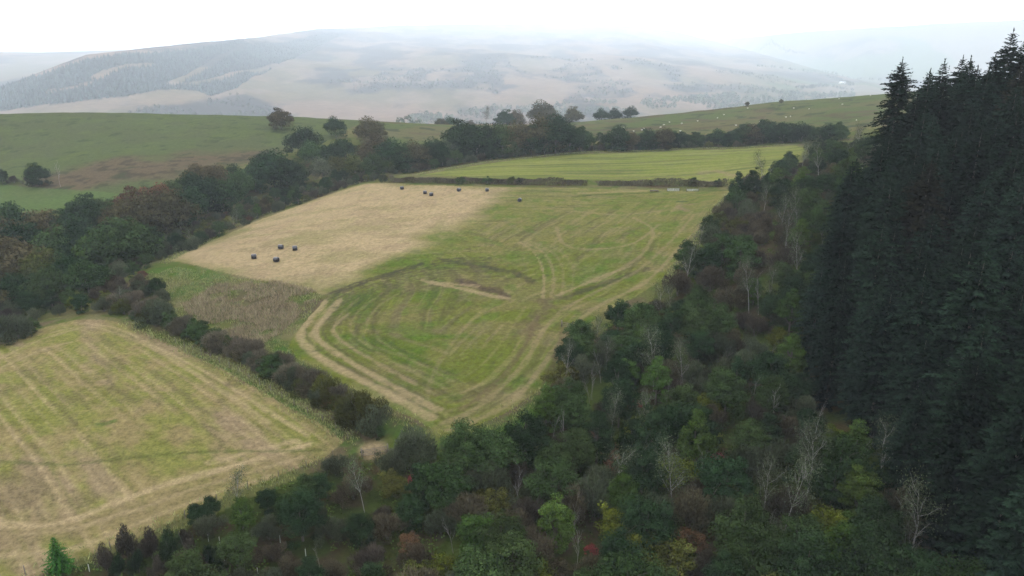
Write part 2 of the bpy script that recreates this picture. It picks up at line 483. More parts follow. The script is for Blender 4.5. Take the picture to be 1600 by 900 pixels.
# ------------------------------------------------------------------ tree kinds (each returns a stem mesh and a crown mesh)
def broadleaf(seed, H, Wd, nclump, per, leaf, trunk_frac=.22, top=1.0, rug=.5):
    g = np.random.RandomState(seed)
    cz, rz, rx = H * (trunk_frac + 1) / 2, H * (1 - trunk_frac) / 2, Wd / 2
    u = unit(g.normal(size=(nclump, 3)))
    u[:, 2] = np.abs(u[:, 2]) * .9 + u[:, 2] * .25
    u = unit(u)
    rr = g.uniform(.45, 1.0, nclump) ** .6 * g.uniform(1 - rug * .35, 1 + rug * .15, nclump)
    sh = 1 - .25 * np.clip(u[:, 2], 0, 1) * top
    cen = np.c_[u[:, 0] * rx * rr * sh, u[:, 1] * rx * rr * sh, cz - rz * .25 + u[:, 2] * rz * rr * 1.2]
    low = g.rand(nclump) < .22
    cen[low, 2] = g.uniform(H * trunk_frac * .8, cz, low.sum())
    cr = Wd * g.uniform(.10, .21, nclump)
    idx = np.repeat(np.arange(nclump), per)
    n = len(idx)
    d = unit(g.normal(size=(n, 3)))
    d[:, 2] = d[:, 2] * .75 + .12
    rad = cr[idx] * g.uniform(.35, 1.0, n) ** .5
    C = cen[idx] + d * rad[:, None] * np.array([1, 1, .75])
    N = unit(d + g.normal(size=(n, 3)) * .45 + np.array([0, 0, .35]))
    D = np.cross(N, g.normal(size=(n, 3)))
    cv = g.rand(nclump)
    V, Q, lf = leaves(C, D, N, leaf * g.uniform(.6, 1.4, n), leaf * g.uniform(.45, .9, n), g, np.clip(.55 * cv[idx] + .45 * g.rand(n), 0, 1))
    mb = MB()
    lean = g.normal(size=2) * .03 * H
    zz = np.linspace(0, .8, 6)
    mb.tube(np.c_[lean[0] * zz ** 2, lean[1] * zz ** 2, zz * H], H * np.array([.022, .018, .015, .012, .008, .003]), 6)
    for k in range(9):
        c = cen[g.randint(nclump)]
        z0 = g.uniform(.2, .55) * H
        p0 = np.array([lean[0] * (z0 / H) ** 2, lean[1] * (z0 / H) ** 2, z0])
        mid = (p0 + c) / 2 + np.array([0, 0, .06 * H])
        mb.tube([p0, mid, c], H * np.array([.009, .006, .002]), 4)
    return mb.mesh('stem', [M['bark']], True), new_mesh('crown', V, Q, [M['ash']], lf)

def bush(seed, H, Wd, n, ll, lw, up=1.0, sparse=0.0, stems=9):
    """Many-stemmed bush with upright fine leaves or twigs (willow, blackthorn)."""
    g = np.random.RandomState(seed)
    lob = 16
    lc = np.c_[g.normal(size=(lob, 2)) * Wd * .21, g.uniform(.35, .8, lob) * H]
    lc[:, 2] *= 1 - .5 * np.hypot(lc[:, 0], lc[:, 1]) / (Wd * .6)
    idx = g.randint(0, lob, n)
    d = unit(g.normal(size=(n, 3)))
    rad = g.uniform(.2, 1, n) ** .5
    C = lc[idx] + d * rad[:, None] * np.array([Wd * .2, Wd * .2, H * .24])
    C[:, 2] = np.clip(C[:, 2], .05 * H, H * 1.04)
    out = np.c_[C[:, :2] / (Wd / 2), np.zeros(n)]
    D = unit(np.array([0, 0, up]) + out * .6 + g.normal(size=(n, 3)) * .38)
    N = unit(g.normal(size=(n, 3)))
    lv = g.rand(lob)
    V, Q, lf = leaves(C, D, N, ll * g.uniform(.6, 1.4, n), lw * g.uniform(.6, 1.4, n), g, np.clip(.5 * lv[idx] + .5 * g.rand(n), 0, 1))
    mb = MB()
    for k in range(stems):
        a = g.uniform(0, 2 * pi); r = g.uniform(.15, .42) * Wd
        e = np.array([r * cos(a), r * sin(a), g.uniform(.6, .95) * H])
        m = np.array([e[0] * .35, e[1] * .35, e[2] * .5])
        mb.tube([(e[0] * .08, e[1] * .08, 0), m, e], np.array([.03, .022, .006]) * H / 4, 4)
    return mb.mesh('stem', [M['bark']], True), new_mesh('crown', V, Q, [M['willow']], lf)

def branch_tree(seed, H, spread, levels=3, r0=.0105):
    """Bare branching tree; returns tubes and twig ends."""
    g = np.random.RandomState(seed)
    mb, tips = MB(), []
    def grow(p, d, L, r, lv):
        n = 4
        pts = [p]
        for k in range(n):
            d = unit(d + g.normal(size=3) * .10 + np.array([0, 0, .12]))
            pts.append(pts[-1] + d * L / n)
        mb.tube(pts, r * np.linspace(1, .35 if lv else .2, n + 1), 5 if lv == 0 else 3)
        if lv >= levels:
            tips.append(pts[-1]); tips.append(pts[2])
            return
        kids = 10 if lv == 0 else 5
        for k in range(kids):
            t = g.uniform(.3 if lv == 0 else .25, 1.0)
            i = min(int(t * n), n - 1)
            q = pts[i] + (pts[i + 1] - pts[i]) * (t * n - i)
            a = g.uniform(0, 2 * pi)
            s = unit(np.cross(d, np.array([cos(a), sin(a), .3])))
            grow(q, unit(d * .75 + s * spread), L * g.uniform(.22, .36) * (1.15 - .4 * t), r * (.45 - .1 * t), lv + 1)
    grow(np.zeros(3), np.array([0, 0, 1.0]), H * .9, H * r0, 0)
    return mb, np.array(tips), g

def bare(seed, H, spread=.42):
    mb, tips, g = branch_tree(seed, H, spread, 3, .006)
    return mb.mesh('stem', [M['deadwood']], True), None

def birch(seed, H, n=1500, leaf=.2):
    mb, tips, g = branch_tree(seed, H, .5, 2, .008)
    i = g.randint(0, len(tips), n)
    C = tips[i] + g.normal(size=(n, 3)) * np.array([.45, .45, .5]) * H / 8
    D = unit(g.normal(size=(n, 3)) * .5 + np.array([0, 0, -.6]))
    V, Q, lf = leaves(C, D, g.normal(size=(n, 3)), leaf * g.uniform(.6, 1.4, n), leaf * .5, g)
    return mb.mesh('stem', [M['palebark']], True), new_mesh('crown', V, Q, [M['willow']], lf)

def spruce(seed, H, spread=.2, dense=1.0, maxr=3.9, low=.04, tw=.62):
    g = np.random.RandomState(seed)
    mb = MB()
    zz = np.linspace(0, 1, 7)
    bend = g.normal(size=2) * .012 * H
    mb.tube(np.c_[bend[0] * zz ** 2, bend[1] * zz ** 2, zz * H * .995], H * .0135 * (1 - zz) + .012, 6)
    Cs, Ds, Ns, Ls, Vs = [], [], [], [], []
    z = H * low
    while z < H * .985:
        top = H - z
        rl = (.06 + maxr * (1 - math.exp(-top * spread * 2.1 / maxr)) * g.uniform(.82, 1.12)) * (0.75 + .25 * min(1, z / (H * .25)))
        nb = int(max(4, (6 if top > 3 else 5) * dense))
        a0 = g.uniform(0, 2 * pi)
        zw = z
        for k in range(nb):
            z = zw + g.uniform(-.35, .35) * min(1.0, top / 4)
            a = a0 + 2 * pi * k / nb + g.normal() * .22
            L = rl * g.uniform(.62, 1.18)
            if g.rand() < .06:
                L *= 1.25
            steep = 1.0 * math.exp(-top / (H * .10))           # leader branches rise, lower ones sag
            sl0, sl1 = .15 + .9 * steep, -.55 + 1.1 * steep
            dirh = np.array([cos(a), sin(a), 0])
            sv = np.array([-sin(a), cos(a), 0])
            m = max(3, int(L / .24 * dense))
            t = (np.arange(m) + g.rand(m)) / m
            zc = z + L * (sl0 * t + (sl1 - sl0) * t * t * .62 + .30 * np.clip(t - .7, 0, 1))
            base = dirh[None] * (L * t)[:, None] + np.c_[np.zeros(m), np.zeros(m), zc] + np.c_[np.full(m, bend[0]), np.full(m, bend[1]), np.zeros(m)] * (z / H) ** 2
            val = g.rand()
            for sd in (-1, 1, 0):
                ln = tw * (1.15 - .55 * t) * g.uniform(.7, 1.3, m) * (.30 + .70 * min(1, top / 5))
                if sd == 0:
                    D = dirh[None] * .9 + np.c_[g.normal(size=(m, 2)) * .12, np.full(m, .18) + g.normal(size=m) * .2]
                    ln = ln * .9
                else:
                    D = dirh[None] * .75 + sv[None] * sd * .8 + np.c_[np.zeros((m, 2)), -.28 + g.normal(size=m) * .18]
                D = unit(D)
                Cs.append(base + D * ln[:, None] * .5); Ds.append(D); Ls.append(ln)
                Ns.append(np.tile([0, 0, 1.0], (m, 1)) + g.normal(size=(m, 3)) * .5)
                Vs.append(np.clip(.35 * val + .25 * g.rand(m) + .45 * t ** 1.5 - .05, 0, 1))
        z = zw + (.28 + .030 * min(top, 18)) * g.uniform(.75, 1.25) / dense ** .5
    zl = g.uniform(H * .95, H * 1.02, 26)
    D = unit(np.c_[g.normal(size=(26, 2)) * .35, np.ones(26)])
    Cs.append(np.c_[np.full(26, bend[0]), np.full(26, bend[1]), zl] + np.c_[D[:, :2] * .1, np.zeros(26)]); Ds.append(D); Ls.append(np.full(26, min(.5, H * .03))); Ns.append(g.normal(size=(26, 3))); Vs.append(g.rand(26))
    C, D, N, L, v = (np.concatenate(q) for q in (Cs, Ds, Ns, Ls, Vs))
    V, Q, lf = leaves(C, D, N, L, L * .42, g, v)
    # a leading shoot
    return mb.mesh('stem', [M['bark']], True), new_mesh('crown', V, Q, [M['spruce']], lf)

P = {
    'big': [broadleaf(10 + k, 14, 16, 84, 90, .70, .08, 1.0, .7) for k in range(4)],
    'ash': [broadleaf(20 + k, 7.5, 5.6, 84, 150, .205, .08, 1.0, .8) for k in range(4)],
    'slim': [broadleaf(30 + k, 8.0, 4.4, 76, 140, .20, .08, 1.0, .7) for k in range(3)],
    'shrub': [broadleaf(40 + k, 3.6, 4.2, 44, 110, .19, .02, .6, .9) for k in range(3)],
    'willow': [bush(50 + k, 4.6, 4.6, 6500, .38, .07) for k in range(4)],
    'twig': [bush(60 + k, 3.6, 4.0, 4200, .5, .045, .9) for k in range(3)],
    'birch': [birch(70 + k, 9.5) for k in range(3)],
    'bare': [bare(80 + k, 8.0) for k in range(4)],
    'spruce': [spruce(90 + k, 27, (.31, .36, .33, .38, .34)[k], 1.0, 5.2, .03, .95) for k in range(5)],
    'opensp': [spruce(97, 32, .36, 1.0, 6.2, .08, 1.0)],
    'youngsp': [spruce(98, 4.2, .42, 2.2, 1.6, .02, .42)],
    'colsp': [bush(100 + k, 4.6, 2.3, 3000, .34, .07, 1.2, stems=4) for k in range(2)],
}

THINGS = []          # (object, look, region, category)
def plant(name, proto, mat, x, y, sc, look, region, group, cat, stemmat=None, rz=None, sink=.15, parts=True):
    st, cr = proto
    e = link(name, None, None, (x, y, h1(x, y) - sink * sc), random.uniform(0, 6.28) if rz is None else rz, sc)
    e.empty_display_size = .2
    link('trunk', st, e, mat=stemmat)
    if cr is not None:
        link('crown', cr, e, mat=mat)
    e['category'] = cat
    e['group'] = group
    THINGS.append((e, look, region, (x, y)))
    return e

# ------------------------------------------------------------------ ground: one sheet split along the field edges
az = np.radians(np.r_[np.arange(-100, -42, 3.0), np.arange(-42, 42.01, .125), np.arange(45, 101, 3.0)])
rs = [18.0]
while rs[-1] < 27500:
    r = rs[-1]
    rs.append(r + (max(.32, .0052 * r) if r < 560 else .0115 * r))
rs = np.array(rs)
AZ, RR = np.meshgrid(az, rs)
GX, GY = (RR * np.sin(AZ)).ravel(), (RR * np.cos(AZ)).ravel()
GZ = h(GX, GY)
na, nr = len(az), len(rs)
ii, jj = np.meshgrid(np.arange(nr - 1), np.arange(na - 1), indexing='ij')
Q = np.stack([ii * na + jj, ii * na + jj + 1, (ii + 1) * na + jj + 1, (ii + 1) * na + jj], -1).reshape(-1, 4)
near = np.hypot(GX, GY) < 900

def C3(*c):
    return np.array(c, float)

def mix(a, b, t):
    t = np.clip(t, 0, 1)[:, None]
    return a * (1 - t) + b * t

TAN, STRAW, GREEN, LUSH, MUD = C3(.245, .198, .088), C3(.36, .278, .158), C3(.128, .150, .026), C3(.080, .135, .018), C3(.075, .066, .040)
DIM = .445
ROUGH, BRACK, PAST, PASTD = C3(.12, .13, .042), C3(.125, .092, .060), C3(.094, .118, .046), C3(.085, .105, .046)

nv = len(GX)
GC = np.zeros((nv, 3))
RID = np.zeros(nv, int)
X, Y = GX, GY
nz1 = np.zeros(nv); 
nm = near
xn, yn = X[nm], Y[nm]
cn = np.zeros((nm.sum(), 3))
rid = np.zeros(nm.sum(), int)
b1 = fbm(xn / 14, yn / 14, 11, 4)
b2 = fbm(xn / 3.2, yn / 3.2, 12, 4)
b3 = fbm(xn / 40, yn / 40, 13, 3)
# rough ground
c = mix(np.tile(ROUGH, (len(xn), 1)), C3(.17, .155, .07), sstep(.4, .65, b1))
c = mix(c, LUSH * .85, sstep(.52, .7, b2) * .7)
c = mix(c, BRACK, sstep(.55, .75, fbm(xn / 8, yn / 8, 14, 3)) * .8)
cn = c
# woodland floor
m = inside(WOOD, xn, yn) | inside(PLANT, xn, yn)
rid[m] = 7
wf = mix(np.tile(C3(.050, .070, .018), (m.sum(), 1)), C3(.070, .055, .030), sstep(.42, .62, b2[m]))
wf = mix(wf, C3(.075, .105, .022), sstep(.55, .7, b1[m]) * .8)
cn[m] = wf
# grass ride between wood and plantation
RIDE = smooth_line(poly([(1110, 470), (1150, 505), (1190, 535), (1240, 570), (1290, 615), (1320, 660)]))
d, _ = dist_line(RIDE, xn, yn)
wride = (1 - sstep(2.0, 4.5, d + 2 * (b2 - .5))) * m
cn = mix(cn, C3(.075, .105, .028), wride)
cn = mix(cn, C3(.12, .075, .04), wride * sstep(.5, .62, b1) * .8)

for px, w in (([(290, 556), (340, 578), (400, 612), (460, 646), (520, 678), (552, 700)], 1.8), ([(690, 694), (740, 684), (790, 668), (840, 636), (880, 592)], 2.6), ([(240, 420), (280, 424), (330, 434), (300, 450), (260, 460)], 4.5), ([(560, 655), (600, 665), (640, 680)], 2.4), ([(400, 520), (440, 545), (500, 590)], 2.5)):
    L_ = smooth_line(poly(px))
    d, _ = dist_line(L_, xn, yn)
    cn = mix(cn, C3(.062, .135, .022), (1 - sstep(w * .5, w * 1.2, d + w * 1.6 * (b2 - .5))) * .75 * sstep(.2, .6, fbm(xn / 1.5, yn / 1.5, 9, 3)))
gw = hit(584, 704)
cn = mix(cn, STRAW * .95, (1 - sstep(1.2, 2.6, np.hypot(xn - gw[0], (yn - gw[1]) * .8) + (b2 - .5))))
# main meadow
mm = inside(MAIN, xn, yn)
rid[mm] = 1
x, y = xn[mm], yn[mm]
TANP = poly([(262, 408), (400, 345), (570, 287), (640, 289), (800, 293), (760, 318), (720, 345), (660, 375), (600, 410), (545, 440), (500, 455), (420, 440), (340, 424)])
dt, _ = dist_line(TANP, x, y, True)
ins = inside(TANP, x, y)
sd = np.where(ins, dt, -dt) + 16 * (fbm(x / 16, y / 16, 21, 4) - .5)
c = mix(np.tile(GREEN, (len(x), 1)), LUSH, sstep(.45, .68, fbm(x / 9, y / 9, 22, 4)) * .8)
c = mix(c, TAN * .8, sstep(.42, .66, fbm(x / 20, y / 7, 23, 4)) * .55)
far = sstep(150, 240, y)
c = mix(c, C3(.19, .185, .06), far * .6)
tn = mix(np.tile(STRAW * 1.08, (len(x), 1)), C3(.24, .215, .095), sstep(.5, .74, fbm(x / 22, y / 8, 24, 4)) * .6)
tn = mix(tn, C3(.32, .24, .145), sstep(.5, .7, fbm(x / 6, y / 6, 25, 3)) * .6)
c = mix(c, tn, sstep(-7, 7, sd))
de, _ = dist_line(MAIN, x, y, True)
warp = 3 * (fbm(x / 18, y / 18, 26, 2) - .5)
st = .5 + .5 * np.sin((de + warp) * 2 * pi / 1.9)
lin = fbm(x / 1.1, y / 1.1, 27, 3)
c = mix(c, TAN * 1.05, sstep(.6, 1., st) * .14 * sstep(.42, .62, lin) * sstep(.4, .6, fbm(x / 15, y / 15, 20, 2)))
c = mix(c, MUD, sstep(.6, 1., 1 - st) * .16 * sstep(.42, .65, lin) * sstep(.4, .6, fbm(x / 18, y / 18, 19, 2)))
cx_, cy_ = x.mean(), y.mean()
along = np.arctan2(y - cy_, x - cx_) * 55
stk = fbm((de + warp) / 1.3, along / 11, 18, 4)
c = mix(c, STRAW * .92, sstep(.52, .72, stk) * .26)
c = mix(c, MUD * .9, sstep(.56, .76, fbm((de + warp) / 1.6, along / 14, 17, 4)) * .38 * (1 - sstep(-7, 7, sd)))
c = mix(c, LUSH * 1.05, sstep(.58, .72, fbm(x / 4.5, y / 4.5, 16, 4)) * .5 * (1 - .75 * sstep(-7, 7, sd)))
c *= (.78 + .44 * fbm(x / .9, y / .9, 15, 3))[:, None]
# headland strip is paler and worn
c = mix(c, STRAW * .85, (1 - sstep(1.5, 9, de + 4 * (fbm(x / 10, y / 10, 28, 3) - .5))) * .22 * sstep(.35, .6, fbm(x / 4, y / 4, 29, 3)))

def track(c, x, y, px, w, col, a, rough=.6, s=30, gauge=None):
    L = smooth_line(poly(px))
    d, sg = dist_line(L, x, y)
    if gauge:
        d = np.abs(d - gauge / 2)
    nn = fbm(x / 2.2, y / 2.2, s, 4)
    n2 = fbm(x / .8, y / .8, s + 5, 3)
    return mix(c, col, (1 - sstep(w * .35, w * 1.15, d + w * rough * (nn - .5) * 2.4)) * a * .86 * sstep(.2, .55, nn + .15) * (.62 + .76 * n2))

DK = C3(.060, .052, .038)
# dark swathes on the shoulder of the bank, then the curving windrow lines below it
def family(c, A, B, n, w, cols, a0, a1, s0, rough=1.2):
    A, B = np.array(A, float), np.array(B, float)
    for k in range(n):
        t = k / (n - 1)
        c = track(c, x, y, A * (1 - t) + B * t, w, cols[k % len(cols)], a0 * (1 - t) + a1 * t, rough, s0 + k)
    return c
c = family(c, [(508, 462), (560, 441), (620, 424), (690, 406), (765, 402)], [(520, 512), (585, 476), (650, 458), (730, 446), (800, 446)], 13, .55, [DK], .75, .3, 231)
c = track(c, x, y, [(530, 455), (575, 440), (625, 424), (660, 412)], 1.3, DK, .8, 1.4, 250)
c = family(c, [(512, 468), (482, 505), (486, 535), (560, 585), (660, 635)], [(650, 452), (606, 478), (590, 510), (640, 548), (720, 590)], 14, .38, [DK, GREEN * .7, STRAW * .75], .42, .36, 251)
c = family(c, [(700, 665), (770, 640), (830, 585), (860, 535), (900, 490)], [(690, 600), (740, 580), (780, 540), (805, 505), (820, 480)], 7, .35, [STRAW * .8, MUD], .32, .3, 271)
c = track(c, x, y, [(690, 404), (740, 415), (800, 425), (830, 440)], 1.6, DK, .7, 1.1, 50)
c = track(c, x, y, [(720, 440), (760, 450), (792, 462)], 1.9, C3(.075, .05, .042), .9, .9, 51)
c = track(c, x, y, [(660, 438), (700, 447), (750, 458), (795, 467)], 1.0, STRAW, .85, .7, 52)
c = track(c, x, y, [(675, 440), (710, 444), (745, 447)], .8, STRAW, .7, .9, 53)
for off in range(4):
    c = track(c, x, y, [(848 + off * 14, 465), (850 + off * 15, 440), (846 + off * 16, 415), (832 + off * 14, 392), (812 + off * 8, 378)], .5, STRAW * (.9 - .06 * off), .62 - .12 * off, 1.0, 54 + off)
c = track(c, x, y, [(872, 462), (905, 447), (940, 432), (985, 416)], .8, STRAW * .9, .65, .8, 60)
c = track(c, x, y, [(880, 466), (920, 452), (965, 436), (1010, 420)], 1.3, DK, .65, .9, 61)
c = track(c, x, y, [(850, 470), (850, 485), (835, 500), (825, 520)], 2.5, C3(.13, .095, .06), .6, 1.1, 62)
# wheel tracks round the headland
for k, (px, w, col, a) in enumerate([
        ([(508, 470), (478, 505), (470, 530), (500, 558), (560, 592), (620, 622), (672, 652)], 1.2, STRAW, .85),
        ([(530, 470), (500, 505), (492, 525), (520, 548), (570, 578), (630, 612), (684, 640)], 1.0, STRAW * .95, .8),
        ([(545, 490), (520, 515), (545, 540), (600, 572), (650, 600)], .6, STRAW * .85, .55),
        ([(700, 672), (760, 650), (810, 618), (845, 575), (868, 545), (905, 500), (955, 468), (1010, 440), (1055, 395), (1100, 345)], .8, STRAW * .85, .6),
        ([(690, 662), (740, 640), (790, 600), (825, 560), (850, 515), (890, 478), (940, 452), (1000, 420), (1045, 380), (1085, 335)], .7, STRAW * .8, .5),
        ([(720, 640), (770, 605), (800, 570), (825, 530), (840, 495)], .8, C3(.14, .10, .06), .6),
        ([(855, 600), (866, 570), (872, 545)], 1.2, C3(.10, .075, .05), .7),
        ([(868, 560), (880, 530), (882, 505)], 1.2, C3(.11, .08, .05), .7),
        ([(800, 470), (740, 500), (690, 560), (670, 610), (675, 655)], .6, STRAW * .8, .3),
        ([(930, 440), (1000, 400), (1020, 360), (990, 340)], .8, STRAW * .85, .5),
        ([(870, 355), (880, 380), (920, 390), (990, 380), (1030, 350)], .7, STRAW * .85, .5),
        ([(900, 330), (960, 335), (1030, 330)], .9, STRAW * .9, .4),
        ([(1090, 318), (1060, 322), (1075, 330)], 1.3, C3(.24, .17, .11), .7),
        ([(560, 300), (520, 330), (440, 360), (350, 400), (420, 425), (500, 440), (600, 400)], .6, STRAW * 1.05, .4),
        ([(590, 300), (560, 325), (470, 362), (400, 398), (470, 415), (560, 400)], .6, STRAW * 1.05, .35)]):
    c = track(c, x, y, px, w, col, a, .55, 70 + k)
c = track(c, x, y, [(462, 548), (500, 548), (550, 545)], .35, C3(.06, .06, .03), .6, .6, 88)
c = track(c, x, y, [(895, 308), (940, 304), (1000, 302), (1030, 300)], .9, C3(.045, .075, .022), .95, .4, 90)
c = track(c, x, y, [(905, 302), (960, 300), (1010, 298)], 1.6, STRAW * .9, .7, .5, 91)
c = track(c, x, y, [(1060, 315), (1072, 315)], 1.4, C3(.035, .085, .03), 1.0, .3, 92)
cn[mm] = c

# lower left meadow
ml = inside(LEFTF, xn, yn)
rid[ml] = 2
x, y = xn[ml], yn[ml]
pa, pb = hit(167, 600), hit(287, 707)
dv = unit(pb - pa)
acr = x * dv[1] - y * dv[0]
alo = x * dv[0] + y * dv[1]
c = mix(np.tile(TAN * .92, (len(x), 1)), GREEN * 1.2, sstep(.30, .66, fbm(acr / 4, alo / 6, 101, 5, .65)) * .62)
c = mix(c, C3(.25, .185, .115), sstep(.52, .7, fbm(acr / 5, alo / 16, 102, 4)) * .8)
c = mix(c, C3(.135, .145, .03), sstep(.56, .76, fbm(x / 5, y / 5, 103, 5, .6)) * .5)
wv = 1.2 * (fbm(acr / 30, alo / 30, 104, 2) - .5)
for per, ph, w, a in ((6.2, 0, .04, .5), (6.2, .31, .036, .4), (2.1, 0, .12, .18)):
    f = ((acr + wv) / per + ph) % 1.0
    on = (np.abs(f - .5) < w) * a * sstep(.3, .55, fbm(acr / 8, alo / 14, 105, 3))
    c = mix(c, STRAW * .95, on)
f = ((acr + wv) / 6.2 + .16) % 1.0
c = mix(c, GREEN * .8, (np.abs(f - .5) < .04) * .25)
c *= (.72 + .56 * fbm(x / .8, y / .8, 107, 4, .6))[:, None]
c = mix(c, C3(.12, .10, .05), sstep(.55, .72, fbm(acr / 1.5, alo / 6, 108, 4)) * .45)
HEAD = smooth_line(poly([(-60, 845), (60, 828), (140, 815), (220, 795), (310, 765), (400, 735), (500, 712), (530, 692)]))
d, _ = dist_line(HEAD, x, y)
c = mix(c, C3(.19, .15, .075), (1 - sstep(1.2, 3.4, d + 3.5 * (fbm(x / 4, y / 4, 106, 3) - .5))) * .5)
for k, (px, w, col, a) in enumerate([
        ([(0, 818), (60, 822), (120, 810), (180, 785), (260, 757), (340, 735), (420, 712), (480, 695)], .8, STRAW, .85),
        ([(30, 835), (110, 826), (200, 800), (300, 765), (400, 735), (470, 715)], .6, STRAW * .9, .6),
        ([(0, 868), (110, 858), (180, 832), (260, 800), (340, 770), (430, 742)], .6, STRAW * .9, .7),
        ([(330, 722), (400, 705), (460, 690), (470, 700)], .8, STRAW, .7),
        ([(130, 505), (200, 520), (300, 570), (400, 630), (480, 680)], .6, STRAW, .7),
        ([(80, 520), (150, 512), (240, 545), (330, 600), (420, 660)], .55, STRAW * .95, .55),
        ([(0, 560), (60, 532), (120, 515)], .7, STRAW * .95, .6),
        ([(0, 575), (70, 545), (110, 535)], .6, STRAW * .95, .5)]):
    c = track(c, x, y, px, w, col, a, .5, 110 + k)
c = track(c, x, y, [(-40, 720), (0, 721), (50, 724), (100, 726), (170, 719), (250, 711), (330, 706), (430, 705), (500, 703)], .5, C3(.06, .085, .02), .6, .3, 120)
c = track(c, x, y, [(150, 663), (165, 662), (178, 658)], .7, C3(.06, .11, .02), .9, .4, 121)
c = track(c, x, y, [(360, 600), (385, 596), (405, 590)], 1.4, C3(.10, .075, .045), .7, 1., 122)
cn[ml] = c * 1.13

# field beyond the hedge
mu = inside(UPPER, xn, yn)
rid[mu] = 3
x, y = xn[mu], yn[mu]
c = mix(np.tile(C3(.165, .200, .040), (len(x), 1)), C3(.20, .22, .055), sstep(.4, .65, fbm(x / 30, y / 8, 130, 4)))
c = mix(c, C3(.095, .12, .035), sstep(.5, .7, fbm(x / 40, y / 5, 131, 4)) * .7)
c = mix(c, STRAW, .25 * sstep(.55, .95, .5 + .5 * np.sin((y + .04 * x) * 2 * pi / 7 + 2 * fbm(x / 30, y / 30, 132, 2))))
c = track(c, x, y, [(1095, 270), (1120, 268), (1150, 275)], 3, C3(.26, .19, .12), .7, .8, 133)
cn[mu] = c

# pastures on the two slopes
mp = inside(LPAST, xn, yn) & ~mm & ~ml & ~mu
rid[mp] = 4
x, y = xn[mp], yn[mp]
c = mix(np.tile(PAST, (len(x), 1)), C3(.092, .108, .048), sstep(.45, .62, fbm(x / 22, y / 22, 140, 4)))
c = mix(c, C3(.11, .14, .045), sstep(.55, .72, fbm(x / 9, y / 9, 141, 4)) * .6)
bp_ = smooth_line(poly([(110, 286), (150, 268), (200, 262), (260, 258), (330, 248), (400, 240)]))
d, _ = dist_line(bp_, x, y)
pt = (1 - sstep(8, 30, d + 36 * (fbm(x / 22, y / 22, 142, 4) - .5)))
c = mix(c, BRACK * 1.05, pt * .9)
c = mix(c, C3(.06, .055, .035), pt * sstep(.52, .66, fbm(x / 5, y / 5, 143, 4)) * .8)
c = mix(c, C3(.05, .065, .03), sstep(.66, .74, fbm(x / 6, y / 6, 144, 3)) * .7)
low = inside(poly([(-100, 345), (-100, 292), (0, 288), (100, 296), (180, 302), (200, 310), (130, 330), (60, 338)]), x, y)
c = mix(c, C3(.095, .15, .045), low * .7)
cn[mp] = c
mp = inside(RPAST, xn, yn) & ~mm & ~ml & ~mu & (rid != 4)
rid[mp] = 5
x, y = xn[mp], yn[mp]
c = mix(np.tile(C3(.098, .125, .045), (len(x), 1)), C3(.13, .125, .058), sstep(.42, .62, fbm(x / 50, y / 40, 150, 4)))
c = mix(c, BRACK * .9, sstep(.58, .68, fbm(x / 30, y / 30, 151, 4)) * .75)
c = mix(c, C3(.045, .05, .03), sstep(.66, .72, fbm(x / 12, y / 14, 152, 3)) * .8)
for k, px in enumerate([[(1085, 202), (1120, 198), (1160, 196), (1200, 197)], [(1262, 182), (1290, 180), (1330, 184)]]):
    c = track(c, x, y, px, 7, BRACK * .75, .85, .9, 153 + k)
c = track(c, x, y, [(900, 208), (930, 204), (960, 200)], 1.6, C3(.04, .045, .03), .8, .8, 156)
c = track(c, x, y, [(1060, 180), (1140, 176), (1200, 168), (1300, 160), (1370, 152)], 3, C3(.06, .055, .04), .7, 1., 157)
cn[mp] = c
GC[nm] = cn
RID[nm] = rid
# far hill
fm = ~nm
x, y = X[fm], Y[fm]
r = np.hypot(x, y)
q = 800 + 1150 * x / np.maximum(y, 1)
c = mix(np.tile(C3(.29, .20, .135), (len(x), 1)), C3(.185, .155, .085), sstep(.42, .6, fbm(x / 500, y / 900, 160, 5)))
c = mix(c, C3(.045, .05, .05), sstep(.44, .56, fbm(x / 300 + .4, y / 800, 161, 6, .6)) * .9 * sstep(1800, 2400, r))
c = mix(c, C3(.30, .225, .165), sstep(.54, .68, fbm(x / 160, y / 420, 162, 5)) * .7)
grn = sstep(1130, 1280, q + 120 * (fbm(x / 1500, y / 1500, 163, 3) - .5))
c = mix(c, C3(.11, .155, .06), grn * sstep(.35, .5, fbm(x / 800, y / 1500, 164, 2)))
c = mix(c, C3(.23, .19, .13), grn * (sstep(.52, .56, fbm(x / 700, y / 1100, 165, 2))))
c = mix(c, C3(.095, .15, .055), (1 - sstep(2500, 3200, r)) * (.5 + .5 * grn) * sstep(900, 1150, q))
FLO = poly(FOREST_PX)
inf = inside(FLO, x, y)
dg = np.min([dist_line(smooth_line(poly(a)), x, y)[0] for a in GAPS_PX], axis=0)
c *= (.62 + .42 * fbm(x / 70, y / 160, 166, 4, .6))[:, None]
c[inf & (dg > 26) & (fbm(x / 300, y / 600, 210, 3) < .8)] = (.030, .038, .036)
GC[fm] = c
RID[fm] = 6
GC = np.clip(GC * DIM, .008, .6)

